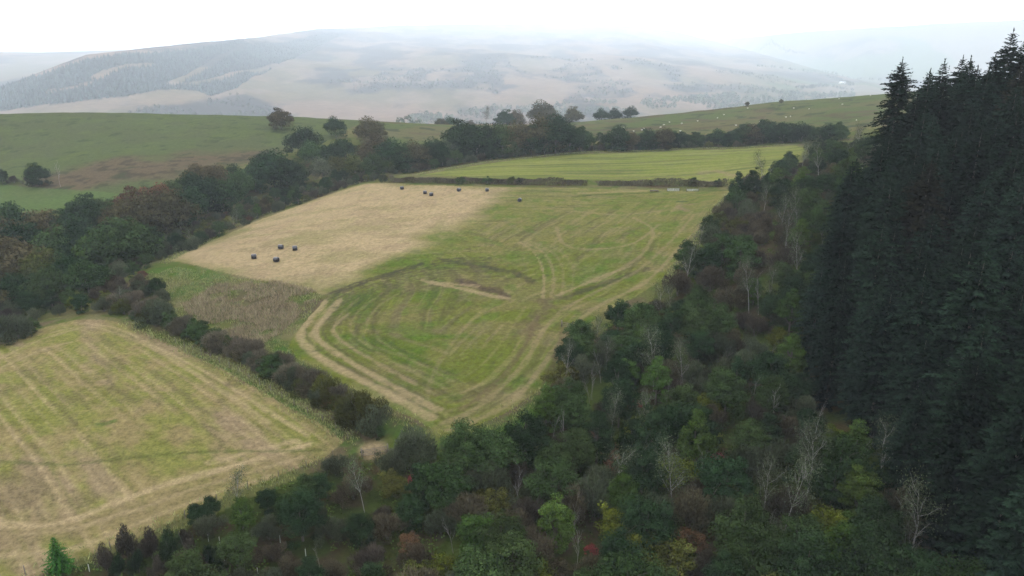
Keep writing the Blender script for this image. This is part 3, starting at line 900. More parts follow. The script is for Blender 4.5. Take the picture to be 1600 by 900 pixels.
MG = [mat_ground('rough_grass_ground', 1.0, 1.6, .8), mat_ground('mown_grass', .95, 1.1, .6), mat_ground('mown_grass_near', 1.25, 1.5, .6), mat_ground('field_grass', .8, .6, .4),
      mat_ground('pasture_grass', .8, .6, .6), mat_ground('rough_pasture', .8, .5, .6), mat_ground('hill_moor', .8, .03, .5), mat_ground('wood_floor', 1.0, 2.0, 1.0)]
GN = ['ground', 'hay_meadow', 'hay_meadow', 'field', 'pasture', 'pasture', 'hills', 'woodland_floor']
GLAB = ['rough grassy ground and verges between the fields', 'mown hay meadow with black bales and curving wheel tracks', 'mown hay meadow sloping away at the lower left',
        'pale green field beyond the clipped hedges', 'green sheepwalk with a bracken patch on the left slope', 'rough grazing with sheep on the right-hand far slope',
        'hazy moorland hill and far country under the cloud', 'grassy brambly floor beneath the young wood and the spruces']
fr = np.sort(RID[Q], axis=1)[:, 1]
for k in range(8):
    Fk = Q[fr == k]
    used, inv = np.unique(Fk, return_inverse=True)
    me = new_mesh(GN[k], np.c_[X[used], Y[used], GZ[used]], inv.reshape(-1, 4), [MG[k]], col=GC[used], smooth=True)
    o = link(GN[k], me)
    o['kind'] = 'structure'
    o['label'] = GLAB[k]
    o['category'] = 'ground' if k in (0, 7) else ('hill' if k == 6 else 'field')

# ------------------------------------------------------------------ scatter
def scatter(polyg, n, mind, rng, keep=None, grid_sep=None, existing=None):
    lo, hi = polyg.min(0), polyg.max(0)
    pts = [] if existing is None else list(existing)
    start = len(pts)
    cell = {}
    def key(p):
        return (int(p[0] // mind), int(p[1] // mind))
    for p in pts:
        cell.setdefault(key(p), []).append(p)
    tries = 0
    cand = rng.uniform(lo, hi, size=(n * 60, 2))
    ok = inside(polyg, cand[:, 0], cand[:, 1])
    if keep is not None:
        ok &= keep(cand[:, 0], cand[:, 1])
    for p in cand[ok]:
        kx, ky = key(p)
        good = True
        for a in (-1, 0, 1):
            for b in (-1, 0, 1):
                for q_ in cell.get((kx + a, ky + b), ()):
                    if (q_[0] - p[0]) ** 2 + (q_[1] - p[1]) ** 2 < mind * mind:
                        good = False
        if good:
            pts.append(tuple(p)); cell.setdefault((kx, ky), []).append(tuple(p))
            if len(pts) - start >= n:
                break
    return pts[start:]

def seen(x, y, m=40):
    """Whether a spot lies in or just beside the camera's cone."""
    d = y * cos(PITCH) + 12
    return (np.abs(x / d * F) < 800 + m * 1100 / np.maximum(d, 30) / 10) & (d > 40)

g = np.random.RandomState(5)
# ---- plantation of spruces
e = plant('spruce_tree', P['opensp'][0], M['spruce'], 80, 151, 1.0, 'lone jagged open-branched spruce standing highest at the plantation corner', None, 'spruces of the plantation', 'spruce tree', rz=.4)
pts = scatter(PLANT, 420, 4.7, g, keep=lambda x, y: seen(x, y, 260), existing=[(80, 151)])
for (x, y) in pts:
    brown = g.rand() < .09
    sc = g.uniform(.82, 1.1) * (.92 if y < 80 else 1.08 if y > 138 else 1)
    dd, _ = dist_line(PLANT[:5], np.array([x]), np.array([y]))
    if dd[0] < 4:
        sc *= g.uniform(.6, .95)
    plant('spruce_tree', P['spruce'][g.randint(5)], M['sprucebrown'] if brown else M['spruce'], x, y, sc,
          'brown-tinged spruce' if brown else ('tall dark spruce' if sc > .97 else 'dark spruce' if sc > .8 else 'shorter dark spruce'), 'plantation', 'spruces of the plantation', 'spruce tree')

# ---- young mixed wood
KINDS = [  # weight, name, proto, mat, scale range, look, category
    (20, 'ash_tree', 'ash', 'ash', (.7, 1.1), 'mid-green ash tree', 'tree'),
    (12, 'ash_tree', 'ash', 'dark', (.7, 1.1), 'dark green ash tree', 'tree'),
    (8, 'ash_tree', 'slim', 'green', (.65, 1.0), 'slim fresh-green ash tree', 'tree'),
    (8, 'alder_tree', 'slim', 'dark', (.65, 1.05), 'slim dark alder', 'tree'),
    (16, 'willow_bush', 'willow', 'willow', (.7, 1.15), 'grey-green willow bush', 'bush'),
    (9, 'sallow_bush', 'willow', 'brownwillow', (.7, 1.1), 'brownish willow bush', 'bush'),
    (6, 'oak_shrub', 'shrub', 'olive', (.7, 1.2), 'olive leafy shrub', 'bush'),
    (3, 'oak_shrub', 'shrub', 'yellow', (.7, 1.2), 'yellow-green leafy shrub', 'bush'),
    (4, 'rowan_bush', 'shrub', 'rust', (.5, .9), 'rust-brown bush', 'bush'),
    (1, 'rowan_bush', 'shrub', 'red', (.35, .55), 'red-leaved bush', 'bush'),
    (8, 'thorn_bush', 'twig', 'twig', (.8, 1.3), 'bare purple-brown thorn bush', 'bush'),
    (8, 'birch_tree', 'birch', 'willow', (.65, 1.0), 'thin pale-stemmed birch', 'tree'),
    (13, 'bare_tree', 'bare', None, (.5, .85), 'bare grey dead tree', 'tree'),
]
def put(kind, x, y, region, group, sc=None, g=g, size_words=True):
    w, nm_, pr, mt, (a, b), look, cat = kind
    s = sc or g.uniform(a, b)
    proto = P[pr][g.randint(len(P[pr]))]
    sm = M['deadwood'] if pr == 'bare' else M['palebark'] if pr == 'birch' else M['bark']
    if size_words:
        t = (s - a) / (b - a)
        look = ('tall ' if t > .7 else 'small ' if t < .25 else '') + look
    return plant(nm_, proto, M[mt] if mt else None, x, y, s, look, region, group, cat, sm)

KD = {}
for k in KINDS:
    KD.setdefault(k[5], k)
wts = np.array([k[0] for k in KINDS], float)
# hand-placed: (px, py at the base, look, scale)
HAND = [(897, 838, 'bare grey dead tree', .72), (95, 893, None, 1.0),
        (650, 722, 'grey-green willow bush', 1.35), (612, 738, 'grey-green willow bush', .9),
        (965, 520, 'dark green ash tree', .95), (915, 575, 'mid-green ash tree', .8), (1010, 515, 'mid-green ash tree', .8), (1060, 510, 'dark green ash tree', .85), (1120, 530, 'grey-green willow bush', 1.25),
        (760, 735, 'dark green ash tree', .55), (860, 800, 'mid-green ash tree', 1.1), (900, 745, 'mid-green ash tree', 1.0), (1000, 790, 'dark green ash tree', 1.15), (1130, 800, 'dark green ash tree', 1.15),
        (990, 890, 'yellow-green leafy shrub', 1.3), (1285, 850, 'yellow-green leafy shrub', 1.3), (1215, 545, 'yellow-green leafy shrub', 1.1), (1060, 590, 'slim fresh-green ash tree', .7),
        (835, 890, 'brownish willow bush', 1.2), (730, 830, 'brownish willow bush', 1.2), (800, 850, 'brownish willow bush', 1.1),
        (1120, 725, 'red-leaved bush', .5), (990, 640, 'red-leaved bush', .55), (1030, 690, 'rust-brown bush', .7), (960, 745, 'rust-brown bush', .9), (1075, 860, 'rust-brown bush', .8),
        (900, 615, 'bare grey dead tree', .7), (925, 625, 'bare grey dead tree', .8), (962, 640, 'bare grey dead tree', .85), (1015, 670, 'bare grey dead tree', .8), (880, 620, 'bare grey dead tree', .75),
        (955, 690, 'thin pale-stemmed birch', .85), (993, 655, 'bare grey dead tree', .7), (1170, 490, 'thin pale-stemmed birch', 1.1), (1185, 492, 'bare grey dead tree', 1.1), (1200, 490, 'thin pale-stemmed birch', 1.0),
        (1130, 490, 'brownish willow bush', 1.5), (1110, 455, 'brownish willow bush', 1.4), (1160, 515, 'bare purple-brown thorn bush', 1.2), (1180, 525, 'bare purple-brown thorn bush', 1.3),
        (420, 800, 'dark green ash tree', .5), (480, 790, 'mid-green ash tree', .62), (500, 785, 'dark green ash tree', .55), (450, 810, 'mid-green ash tree', .5),
        (330, 812, 'dark green ash tree', .45), (310, 820, 'dark green ash tree', .42)]
hp = hits([a[0] for a in HAND], [a[1] for a in HAND])
exist = []
for (a, p_) in zip(HAND, hp):
    exist.append(tuple(p_))
    if a[2] is None:
        plant('young_spruce', P['youngsp'][0], mat_leaf('needles_young_spruce', (.020, .052, .010)), p_[0], p_[1], 1.05, 'small bright-green young conifer alone at the corner of the near meadow', None, 'young conifers', 'conifer')
    else:
        put(KD[a[2]], p_[0], p_[1], 'wood', 'trees and bushes of the young wood', a[3], size_words=False)
# row of dark pointed bushes by the near meadow
for px, py, s in [(168, 893, .85), (200, 872, 1.0), (218, 895, .8), (238, 872, .95), (268, 878, 1.05), (290, 860, .8), (300, 898, 1.2), (330, 890, .9), (188, 899, .7), (250, 899, .7)]:
    p_ = hit(px, py); exist.append(tuple(p_))
    plant('goat_willow', P['colsp'][g.randint(2)], M['dark'] if g.rand() < .5 else M['twig'], p_[0], p_[1], s, 'dark pointed young willow', 'meadow edge row', 'pointed willows along the near meadow', 'bush')

def not_ride(x, y):
    d, _ = dist_line(RIDE, x, y)
    gap = fbm(x / 11, y / 11, 200, 2)
    return (d > 3.6) & (gap < .8) & ~inside(PLANT, x, y)
gx, gy = hit(583, 706)
def nearwood(x, y):
    lft = x < -8 - (y - 60) * .1
    return not_ride(x, y) & seen(x, y, 20) & (y < 135) & (np.hypot(x - gx, y - gy) > 5) & (np.hypot(x - gx * .93, y - gy * .93) > 4.5) & (x / y > -.60)
pts = scatter(WOODP, 480, 2.6, g, keep=nearwood, existing=exist)
LEFTK = np.array([6, 6, 4, 5, 30, 18, 10, 2, 3, .5, 8, 3, 2.5])
for (x, y) in pts:
    k = KINDS[g.choice(len(KINDS), p=(LEFTK / LEFTK.sum()) if x < 4 and y < 95 else wts / wts.sum())]
    s = g.uniform(*k[4])
    if x < -12:
        s *= .72
    put(k, x, y, 'wood', 'trees and bushes of the young wood', s * 1.16)
UPW = np.array([8, 9, 2, 6, 9, 20, 4, .6, 3, 0, 26, 9, 4], float)
pts = scatter(WOODP, 330, 4.2, g, keep=lambda x, y: not_ride(x, y) & seen(x, y, 0) & (y >= 128) & (y < 300), existing=exist)
for (x, y) in pts:
    k = KINDS[g.choice(len(KINDS), p=UPW / UPW.sum())]
    put(k, x, y, 'upper wood', 'trees and bushes of the upper wood', g.uniform(*k[4]) * 1.3)

# ---- wood along the burn on the left: (px, base y, scale, material)
BURN = [(0, 475, .7, 'autumn'), (40, 482, .6, 'dark'), (85, 474, .6, 'ash'), (115, 455, .7, 'dark'), (140, 464, .6, 'ash'), (-25, 440, 1.0, 'dark'), (-20, 500, .6, 'autumn'), (45, 420, 1.0, 'dark'), (130, 420, .9, 'dark'), (0, 420, 1.0, 'autumn'), (95, 425, .9, 'ash'), (230, 400, .7, 'dark'), (300, 320, .9, 'dark'), (365, 300, .9, 'dark'), (465, 285, .8, 'ash'), (30, 450, 1.0, 'autumn'), (75, 455, .8, 'olive'), (20, 385, 1.0, 'dark'), (70, 395, 1.0, 'autumn'), (110, 390, .95, 'dark'), (185, 420, 1.0, 'ash'), (160, 424, .85, 'green'), (205, 418, .95, 'ash'),
        (135, 360, .9, 'dark'), (165, 355, .8, 'ash'), (190, 365, .85, 'autumn'), (230, 375, 1.15, 'autumn'), (262, 372, 1.1, 'autumn'), (215, 345, .9, 'rust'), (250, 345, 1.0, 'rust'), (280, 350, .9, 'autumn'),
        (300, 350, 1.05, 'dark'), (325, 335, 1.0, 'dark'), (275, 330, .9, 'ash'), (340, 310, 1.0, 'autumn'), (315, 300, .9, 'autumn'), (375, 315, 1.0, 'ash'), (350, 330, .95, 'ash'), (400, 300, .9, 'dark'),
        (430, 295, 1.15, 'dark'), (450, 300, 1.05, 'dark'), (415, 280, .9, 'dark'), (475, 248, 1.25, 'dark'), (490, 260, .9, 'ash'), (520, 262, .9, 'dark'), (540, 255, .9, 'dark'), (505, 285, .8, 'willow'),
        (530, 280, .8, 'olive'), (555, 280, .8, 'olive'), (585, 278, .8, 'ash'), (590, 262, 1.1, 'autumn'), (610, 264, 1.0, 'dark'), (580, 228, 1.15, 'autumn'), (525, 214, .85, 'dark'), (440, 203, .9, 'autumn'),
        (630, 268, .9, 'dark'), (650, 265, .9, 'autumn'), (680, 258, .9, 'dark'), (668, 262, .8, 'dark'), (700, 252, .8, 'willow'), (725, 247, 1.45, 'dark'), (745, 250, 1.2, 'dark'), (765, 246, 1.2, 'dark'), (785, 245, 1.1, 'ash'),
        (810, 243, 1.15, 'autumn'), (830, 242, 1.1, 'dark'), (850, 240, 1.3, 'autumn'), (868, 240, 1.35, 'dark'), (890, 238, 1.0, 'dark'), (905, 236, .9, 'ash'),
        (965, 236, .95, 'dark'), (985, 235, .7, 'autumn'), (1010, 234, .8, 'dark'), (1035, 234, .8, 'autumn'), (60, 290, .7, 'dark')]
gb = np.random.RandomState(12)
for k, px in enumerate(np.arange(1020, 1330, 13)):
    BURN.append((px + gb.uniform(-5, 5), 232 - (px - 1020) * .042 + gb.uniform(-2, 1), gb.uniform(.4, .68) + (.2 if 1150 < px < 1260 else 0), ['dark', 'autumn', 'ash', 'dark'][gb.randint(4)]))
LK = {'dark': 'dark green broad-crowned tree', 'autumn': 'brown-tinted broad-crowned tree', 'rust': 'rust-coloured beech', 'ash': 'mid-green broad-crowned tree', 'green': 'fresh-green broad-crowned tree',
      'olive': 'olive broad-crowned tree', 'willow': 'grey-green crowned tree'}
hp = hits([b[0] for b in BURN], [b[1] for b in BURN])
bex = []
for (px, py, s, mt), p_ in zip(BURN, hp):
    bex.append(tuple(p_))
    plant('beech_tree' if mt == 'rust' else 'broadleaf_tree', P['big'][g.randint(4)], M[mt], p_[0], p_[1], s * g.uniform(.98, 1.12), LK[mt], 'burn', 'trees along the burn', 'tree')
# bare ash on the left slope, and scattered small trees
for px, py, pr, mt, s, look in [(95, 292, 'bare', None, 1.5, 'bare grey tree'), (5, 288, 'ash', 'dark', 1.0, 'small dark tree'), (22, 286, 'twig', 'twig', 1.2, 'bare purple-brown thorn bush'), (42, 286, 'twig', 'twig', 1.0, 'bare purple-brown thorn bush'),
                                (760, 196, 'birch', 'autumn', 1.6, 'thin pale-stemmed tree')]:
    p_ = hit(px, py)
    plant('field_tree', P[pr][0], M[mt] if mt else None, p_[0], p_[1], s, look, 'slope', 'trees on the open slope', 'tree', M['deadwood'] if pr == 'bare' else M['bark'])
# undergrowth bushes of the burn
BP = poly([(0, 500), (0, 440), (80, 430), (160, 400), (250, 380), (330, 345), (400, 320), (470, 300), (540, 275), (600, 268), (575, 284), (500, 308), (430, 332), (350, 366), (280, 398), (240, 412), (225, 440), (270, 470), (250, 486), (190, 486), (110, 492), (60, 506)])
pts = scatter(BP, 270, 3.1, g, existing=bex)
BW = np.array([6, 5, 2, 3, 26, 12, 5, 1, 2, 0, 16, 2, 1], float)
for (x, y) in pts:
    k = KINDS[g.choice(len(KINDS), p=BW / BW.sum())]
    put(k, x, y, 'burn', 'bushes along the burn', g.uniform(*k[4]) * .92)
FP = poly([(600, 272), (640, 272), (700, 261), (760, 251), (830, 243), (910, 237), (1000, 235), (1100, 231), (1200, 225), (1290, 221), (1290, 216), (1200, 218), (1100, 223), (1000, 228), (900, 231), (800, 236), (700, 246), (640, 256), (600, 262)])
pts = scatter(FP, 170, 4.0, g, existing=bex)
for (x, y) in pts:
    k = KINDS[g.choice(len(KINDS), p=BW / BW.sum())]
    put(k, x, y, 'far field edge', 'bushes behind the far field', g.uniform(*k[4]) * 1.1)

# ---- bushes of the ditch between the two meadows
DITCH = [(200, 488, 'thorn', 1.2), (225, 500, 'thorn', 1.3), (250, 505, 'willow', 1.2), (270, 515, 'dark', 1.1), (290, 522, 'twig', 1.2), (308, 530, 'dark', 1.25), (325, 540, 'dark', 1.2), (340, 548, 'twig', 1.2), (358, 548, 'dark', .9),
         (372, 560, 'twig', 1.2), (392, 565, 'twig', 1.3), (408, 572, 'twig', .9), (426, 588, 'dark', 1.25), (436, 584, 'twig', 1.2), (455, 600, 'twig', 1.1), (478, 608, 'twig', 1.2), (492, 612, 'twig', 1.1), (508, 622, 'olive', .9),
         (520, 638, 'rust', .7), (528, 634, 'twig', 1.1), (548, 658, 'olive', 1.1), (572, 666, 'olive', 1.2), (585, 676, 'willow', 1.0), (240, 488, 'twig', 1.1), (212, 478, 'twig', 1.1), (180, 482, 'twig', 1.0),
         (30, 528, 'willow', 1.1), (8, 536, 'willow', 1.2), (50, 520, 'dark', .9)]
LKD = {'thorn': 'bare purple-brown thorn bush', 'twig': 'bare purple-brown thorn bush', 'willow': 'grey-green willow bush', 'dark': 'dark green hawthorn bush', 'olive': 'rounded olive bush', 'rust': 'rust-brown bush'}
for k, t in enumerate(np.linspace(0, 1, 46)):
    px = 190 + 400 * t; py = np.interp(px, [190, 250, 325, 392, 455, 520, 590], [486, 508, 543, 569, 602, 640, 684])
    DITCH.append((px + gb.uniform(-6, 6), py + gb.uniform(-5, 6), ['twig', 'willow', 'olive', 'twig', 'dark'][gb.randint(5)], gb.uniform(.45, .8)))
hp = hits([b[0] for b in DITCH], [b[1] for b in DITCH])
for (px, py, t, s), p_ in zip(DITCH, hp):
    pr = 'twig' if t in ('thorn', 'twig') else 'willow' if t == 'willow' else 'willow' if t == 'olive' else 'shrub'
    plant('thorn_bush' if pr == 'twig' else 'hedge_bush', P[pr][g.randint(3)], M['hedge' if t in ('thorn', 'twig') else 'ash' if t == 'dark' else t], p_[0], p_[1], s * (1.0 if pr == 'shrub' else 1.15), LKD[t], 'ditch', 'bushes along the ditch between the meadows', 'bush')

# ---- clipped hedges beyond the meadow
def hedge(px0, px1, label, seed):
    gg = np.random.RandomState(seed)
    L = smooth_line(poly(np.c_[np.linspace(px0[0], px1[0], 9), np.linspace(px0[1], px1[1], 9)]), 4)
    seg = np.r_[0, np.cumsum(np.hypot(*np.diff(L, axis=0).T))]
    n = int(seg[-1] * 150)
    t = gg.uniform(0, seg[-1], n)
    x = np.interp(t, seg, L[:, 0]) + gg.normal(size=n) * .6
    y = np.interp(t, seg, L[:, 1]) + gg.normal(size=n) * .6
    top = 1.5 + 1.6 * fbm(t / 6, t * 0, seed, 3) + .8 * (vnoise(t / 14, t * 0 + 3, seed) > .72)
    z = h(x, y) + gg.uniform(0, 1, n) ** .7 * top
    V, Qd, lf = leaves(np.c_[x, y, z], np.c_[gg.normal(size=(n, 2)) * .45, np.ones(n)], gg.normal(size=(n, 3)), gg.uniform(.3, .65, n), gg.uniform(.1, .28, n), gg,
                       np.clip(.6 * vnoise(t / 3, t * 0, seed + 2) + .4 * gg.rand(n), 0, 1))
    c0 = np.array([L[0][0], L[0][1], h1(*L[0])])
    e = link('hedge', None, None, c0)
    link('foliage', new_mesh('hedge_foliage', V - c0, Qd, [M['hedge']], lf), e)
    mb = MB()
    for k in range(int(seg[-1] / 1.2)):
        tt = k * 1.2 + gg.uniform(0, .6)
        bx_, by_ = np.interp(tt, seg, L[:, 0]), np.interp(tt, seg, L[:, 1])
        bz = h1(bx_, by_)
        mb.tube(np.array([(bx_, by_, bz - .1), (bx_ + gg.normal() * .2, by_, bz + .8), (bx_ + gg.normal() * .4, by_ + gg.normal() * .3, bz + 1.7)]) - c0, [.05, .04, .015], 4)
    link('stems', mb.mesh('hedge_stems', [M['bark']]), e)
    e['label'] = label; e['category'] = 'hedge'; e['group'] = 'hedges behind the bale meadow'
hedge((608, 285), (916, 290), 'long brown clipped hedge behind the black bales', 301)
hedge((934, 290), (1136, 292), 'shorter brown hedge to the side of the gap, behind the steel gates', 302)
for px, py, pr, mt, s in [(585, 283, 'willow', 'willow', 1.0), (600, 284, 'willow', 'willow', .8), (720, 288, 'shrub', 'ash', .95), (762, 288, 'shrub', 'ash', .95), (800, 288, 'twig', 'olive', 1.1), (1083, 290, 'shrub', 'dark', 1.0), (1122, 291, 'shrub', 'dark', .85), (812, 288, 'shrub', 'dark', .8)]:
    p_ = hit(px, py)
    plant('hedge_bush', P[pr][g.randint(3)], M[mt], p_[0], p_[1], s, 'bush rising above the clipped hedge', 'hedge', 'bushes in the clipped hedges', 'bush')

# ------------------------------------------------------------------ bales
def bale_mesh(seed):
    gg = np.random.RandomState(seed)
    prof = [(0, .0), (.0, .30), (.012, .52), (.05, .60), (.13, .635), (.3, .642), (.62, .646), (.94, .642), (1.11, .635), (1.19, .60), (1.228, .52), (1.24, .30), (1.24, .0)]
    k = 28
    V = []
    for (xx, rr_) in prof:
        for j in range(k):
            a = 2 * pi * j / k
            w = 1 + .02 * sin(3 * a + seed) + gg.normal() * .007
            rad = max(rr_, .005) * w
            z = rad * sin(a) + .62
            if z < .06:
                z = .06 + (z - .06) * .25
            V.append((xx - .62 + gg.normal() * .006, rad * cos(a), z - .05))
    n = len(prof)
    Qb = [(i * k + j, i * k + (j + 1) % k, (i + 1) * k + (j + 1) % k, (i + 1) * k + j) for i in range(n - 1) for j in range(k)]
    return new_mesh('bale', V, np.array(Qb), [M['wrap']], smooth=True)
def bands(seed):
    """Overlapping film edges wound round the bale."""
    mb = MB()
    for xo in (-.38, -.12, .16, .4):
        a = np.linspace(0, 2 * pi, 25)
        pts = np.c_[np.full(25, xo) + .05 * np.sin(a), .653 * np.cos(a), np.maximum(.653 * np.sin(a) + .57, .03)]
        mb.tube(pts, np.full(25, .012), 3)
    return mb.mesh('wrap_seam', [M['wrap']])
BM = [bale_mesh(k) for k in range(3)]
BB = bands(0)
for px, py, rz, lab in [
        (397, 404, .25, 'black wrapped round bale, westernmost of the four near the reeds'), (432, 409, -.35, 'black wrapped round bale closest to the reeds, lowest of the four'),
        (439, 389, -.15, 'black wrapped round bale at the back of the four near the reeds'), (461, 391, .35, 'black wrapped round bale with a drag mark leading up to it'),
        (628, 296, .5, 'black wrapped round bale at the hedge end of the row, by the meadow corner'), (664, 303, .3, 'black wrapped round bale, first of the close pair below the hedge'),
        (674, 306, -.2, 'black wrapped round bale, second and lower of the close pair below the hedge'), (717, 299, .9, 'black wrapped round bale between the close pair and the hedge-side one'),
        (761, 299, .1, 'black wrapped round bale nearest the hedge, right of the close pair'), (812, 315, 1.2, 'black wrapped round bale standing alone on the green patch')]:
    p_ = hit(px, py)
    e = link('silage_bale', None, None, (p_[0], p_[1], h1(*p_)), rz, 1.08)
    link('wrap', BM[random.randrange(3)], e)
    link('wrap_seam', BB, e)
    e['label'] = lab; e['category'] = 'bale'; e['group'] = 'black silage bales'

# ------------------------------------------------------------------ fences, gates, trough
def fence(px, label, step=4.0, hgt=1.15, seed=0):
    L = smooth_line(poly(px), 8)
    seg = np.r_[0, np.cumsum(np.hypot(*np.diff(L, axis=0).T))]
    gg = np.random.RandomState(seed)
    c0 = np.array([L[0][0], L[0][1], h1(*L[0])])
    e = link('stock_fence', None, None, c0)
    mb = MB(); mb.tube([(0, 0, -.3), (0, 0, hgt * .6), (0, 0, hgt)], [.05, .05, .045], 6)
    mb.add([(.05 * cos(a), .05 * sin(a), hgt) for a in np.arange(6) * pi / 3], [(0, 1, 2, 3), (0, 3, 4, 5)])
    pm = mb.mesh('fence_post', [M['wood']])
    tt = np.arange(0, seg[-1], step)
    pp = np.c_[np.interp(tt, seg, L[:, 0]), np.interp(tt, seg, L[:, 1])]
    zz = h(pp[:, 0], pp[:, 1])
    for q_, z in zip(pp, zz):
        o = link('post', pm, e, np.array([q_[0], q_[1], z]) - c0, gg.uniform(0, 3))
        o.rotation_euler = (gg.normal() * .03, gg.normal() * .03, gg.uniform(0, 3))
    w = MB()
    for hh in (.35, .7, 1.05):
        w.tube(np.c_[pp, zz + hh] - c0, np.full(len(pp), .0035), 3)
    link('wire', w.mesh('fence_wire', [M['wood']]), e)
    e['label'] = label; e['category'] = 'fence'; e['group'] = 'stock fences'
fence([(40, 898), (130, 876), (220, 842), (290, 810), (360, 776), (440, 746), (510, 720), (548, 702)], 'post and wire fence between the near meadow and the young wood', seed=1)
fence([(258, 412), (330, 374), (400, 343), (480, 314), (568, 286)], 'post and wire fence along the bale meadow above the burn', 3.5, seed=2)
fence([(645, 276), (700, 265), (760, 255), (830, 246), (900, 240)], 'post and wire fence at the far field edge below the trees', 4, seed=3)
fence([(1146, 300), (1120, 326), (1094, 362), (1066, 402), (1042, 440)], 'post and wire fence between the bale meadow and the upper wood', 3.5, seed=4)
fence([(275, 536), (340, 566), (400, 598), (460, 634), (515, 664), (548, 690)], 'post and wire fence beside the ditch bushes', 3.5, seed=5)

def gate(px, py, rz, w, mat, label, bars=5, hgt=1.1):
    p_ = hit(px, py)
    e = link('field_gate', None, None, (p_[0], p_[1], h1(*p_)), rz)
    for k in range(bars):
        mb = MB(); mb.box((0, 0, .2 + k * (hgt - .25) / (bars - 1)), (w, .05, .06)); link('rail', mb.mesh('gate_rail', [mat]), e)
    for sx in (-1, 0, 1):
        mb = MB(); mb.box((sx * w / 2, .056, .2 + (hgt - .25) / 2), (.06, .05, hgt - .15)); link('upright', mb.mesh('gate_upright', [mat]), e)
    for sx in (-1, 1):
        mb = MB(); mb.box((sx * (w / 2 + .2), 0, .55), (.16, .16, 1.7)); link('gate_post', mb.mesh('gate_post', [M['wood']]), e)
    e['label'] = label; e['category'] = 'gate'; e['group'] = 'field gates'
gate(1052, 299, .02, 4.4, M['galv'], 'pale galvanised steel gate lying below the shorter hedge')
gate(1082, 299, .03, 4.2, M['galv'], 'fainter steel gate beside the bright one, below the shorter hedge', 4, .9)
gate(586, 711, .35, 3.2, M['wood'], 'dark wooden gate at the track gateway by the ditch end')
gate(886, 512, -.5, 2.0, M['wood'], 'short grey hurdle at the meadow edge of the young wood', 3, 1.0)
p_ = hit(1022, 300)
e = link('feed_trough', None, None, (p_[0], p_[1], h1(*p_)), .03)
mb = MB(); mb.box((0, 0, .35), (3.2, .7, .1)); link('trough_base', mb.mesh('trough_base', [M['wood']]), e)
for sx in (-1, 1):
    mb = MB(); mb.box((0, sx * .33, .56), (3.2, .06, .32)); link('side_board', mb.mesh('trough_side', [M['wood']]), e)
    mb = MB(); mb.box((sx * 1.57, 0, .56), (.05, .59, .30)); link('end_board', mb.mesh('trough_end', [M['wood']]), e)
    for sy in (-1, 1):
        mb = MB(); mb.box((sx * 1.3, sy * .25, .12), (.1, .1, .36)); link('leg', mb.mesh('trough_leg', [M['wood']]), e)
e['label'] = 'long dark feed trough on legs below the shorter hedge'; e['category'] = 'trough'
# bare earth of the gateway
# ------------------------------------------------------------------ tree tubes
mb = MB(); k = 8
for rr_, nm_ in ((.07, 'o'),):
    mb.tube([(0, 0, 0), (0, 0, .6), (0, 0, 1.2)], [.048, .045, .045], k)
    mb.tube([(0, 0, 1.2), (0, 0, .6)], [.038, .038], k)
TUBE = mb.mesh('tube', [M['tube']])
mb = MB(); mb.box((.09, 0, .6), (.035, .035, 1.5)); STAKE = mb.mesh('stake', [M['wood']])
for px, py in [(326, 846), (344, 852), (140, 893), (438, 848), (351, 876), (371, 898), (403, 897), (516, 892), (455, 808), (437, 822), (478, 870), (565, 896), (250, 880), (1147, 501), (1126, 498), (804, 838), (290, 842)]:
    p_ = hit(px, py)
    e = link('tree_tube', None, None, (p_[0], p_[1], h1(*p_) - .02), random.uniform(0, 6), random.uniform(.65, .95))
    link('tube', TUBE, e); link('stake', STAKE, e)
    e['category'] = 'tree guard'; e['group'] = 'white tree tubes'
    THINGS.append((e, 'white plastic tree tube with stake', 'tube', tuple(p_)))

# ------------------------------------------------------------------ sheep
def sheep_mesh():
    bm_V, rings = [], []
    prof = [(-.58, .05, .62), (-.55, .19, .62), (-.4, .29, .62), (-.1, .32, .60), (.2, .31, .61), (.42, .24, .66), (.52, .16, .74), (.62, .13, .82), (.72, .11, .82), (.82, .07, .76), (.88, .03, .73)]
    k = 10
    V = []
    for (xx, rr_, zc) in prof:
        for j in range(k):
            a = 2 * pi * j / k
            V.append((xx, rr_ * cos(a), zc + rr_ * 1.05 * sin(a)))
    Qs = [(i * k + j, i * k + (j + 1) % k, (i + 1) * k + (j + 1) % k, (i + 1) * k + j) for i in range(len(prof) - 1) for j in range(k)]
    mb = MB(); mb.add(V, Qs)
    for sx in (-.36, .3):
        for sy in (-.15, .15):
            mb.tube([(sx, sy, .45), (sx + .02, sy, .22), (sx, sy, 0)], [.07, .04, .035], 5)
    for sy in (-1, 1):
        mb.tube([(.64, sy * .1, .88), (.62, sy * .2, .9)], [.04, .015], 4)
    return mb.mesh('sheep', [M['wool']], True)
SH = sheep_mesh()
for px, py in [(1003, 204), (1006, 202), (1032, 200), (1037, 196), (1046, 192), (1063, 206), (1065, 194), (1121, 185), (1131, 180), (1168, 170), (1228, 184), (1235, 183), (1240, 170), (1264, 171), (1311, 155), (1338, 189), (1360, 150), (1316, 164), (1150, 197), (1187, 191), (1090, 190), (990, 206), (975, 200), (1284, 206)]:
    p_ = hit(px, py)
    e = link('sheep', SH, None, (p_[0], p_[1], h1(*p_) - .02), random.uniform(-.6, 3.6), 1.0)
    e['category'] = 'sheep'; e['group'] = 'sheep on the far slope'
    THINGS.append((e, 'white sheep grazing', 'sheep', tuple(p_)))

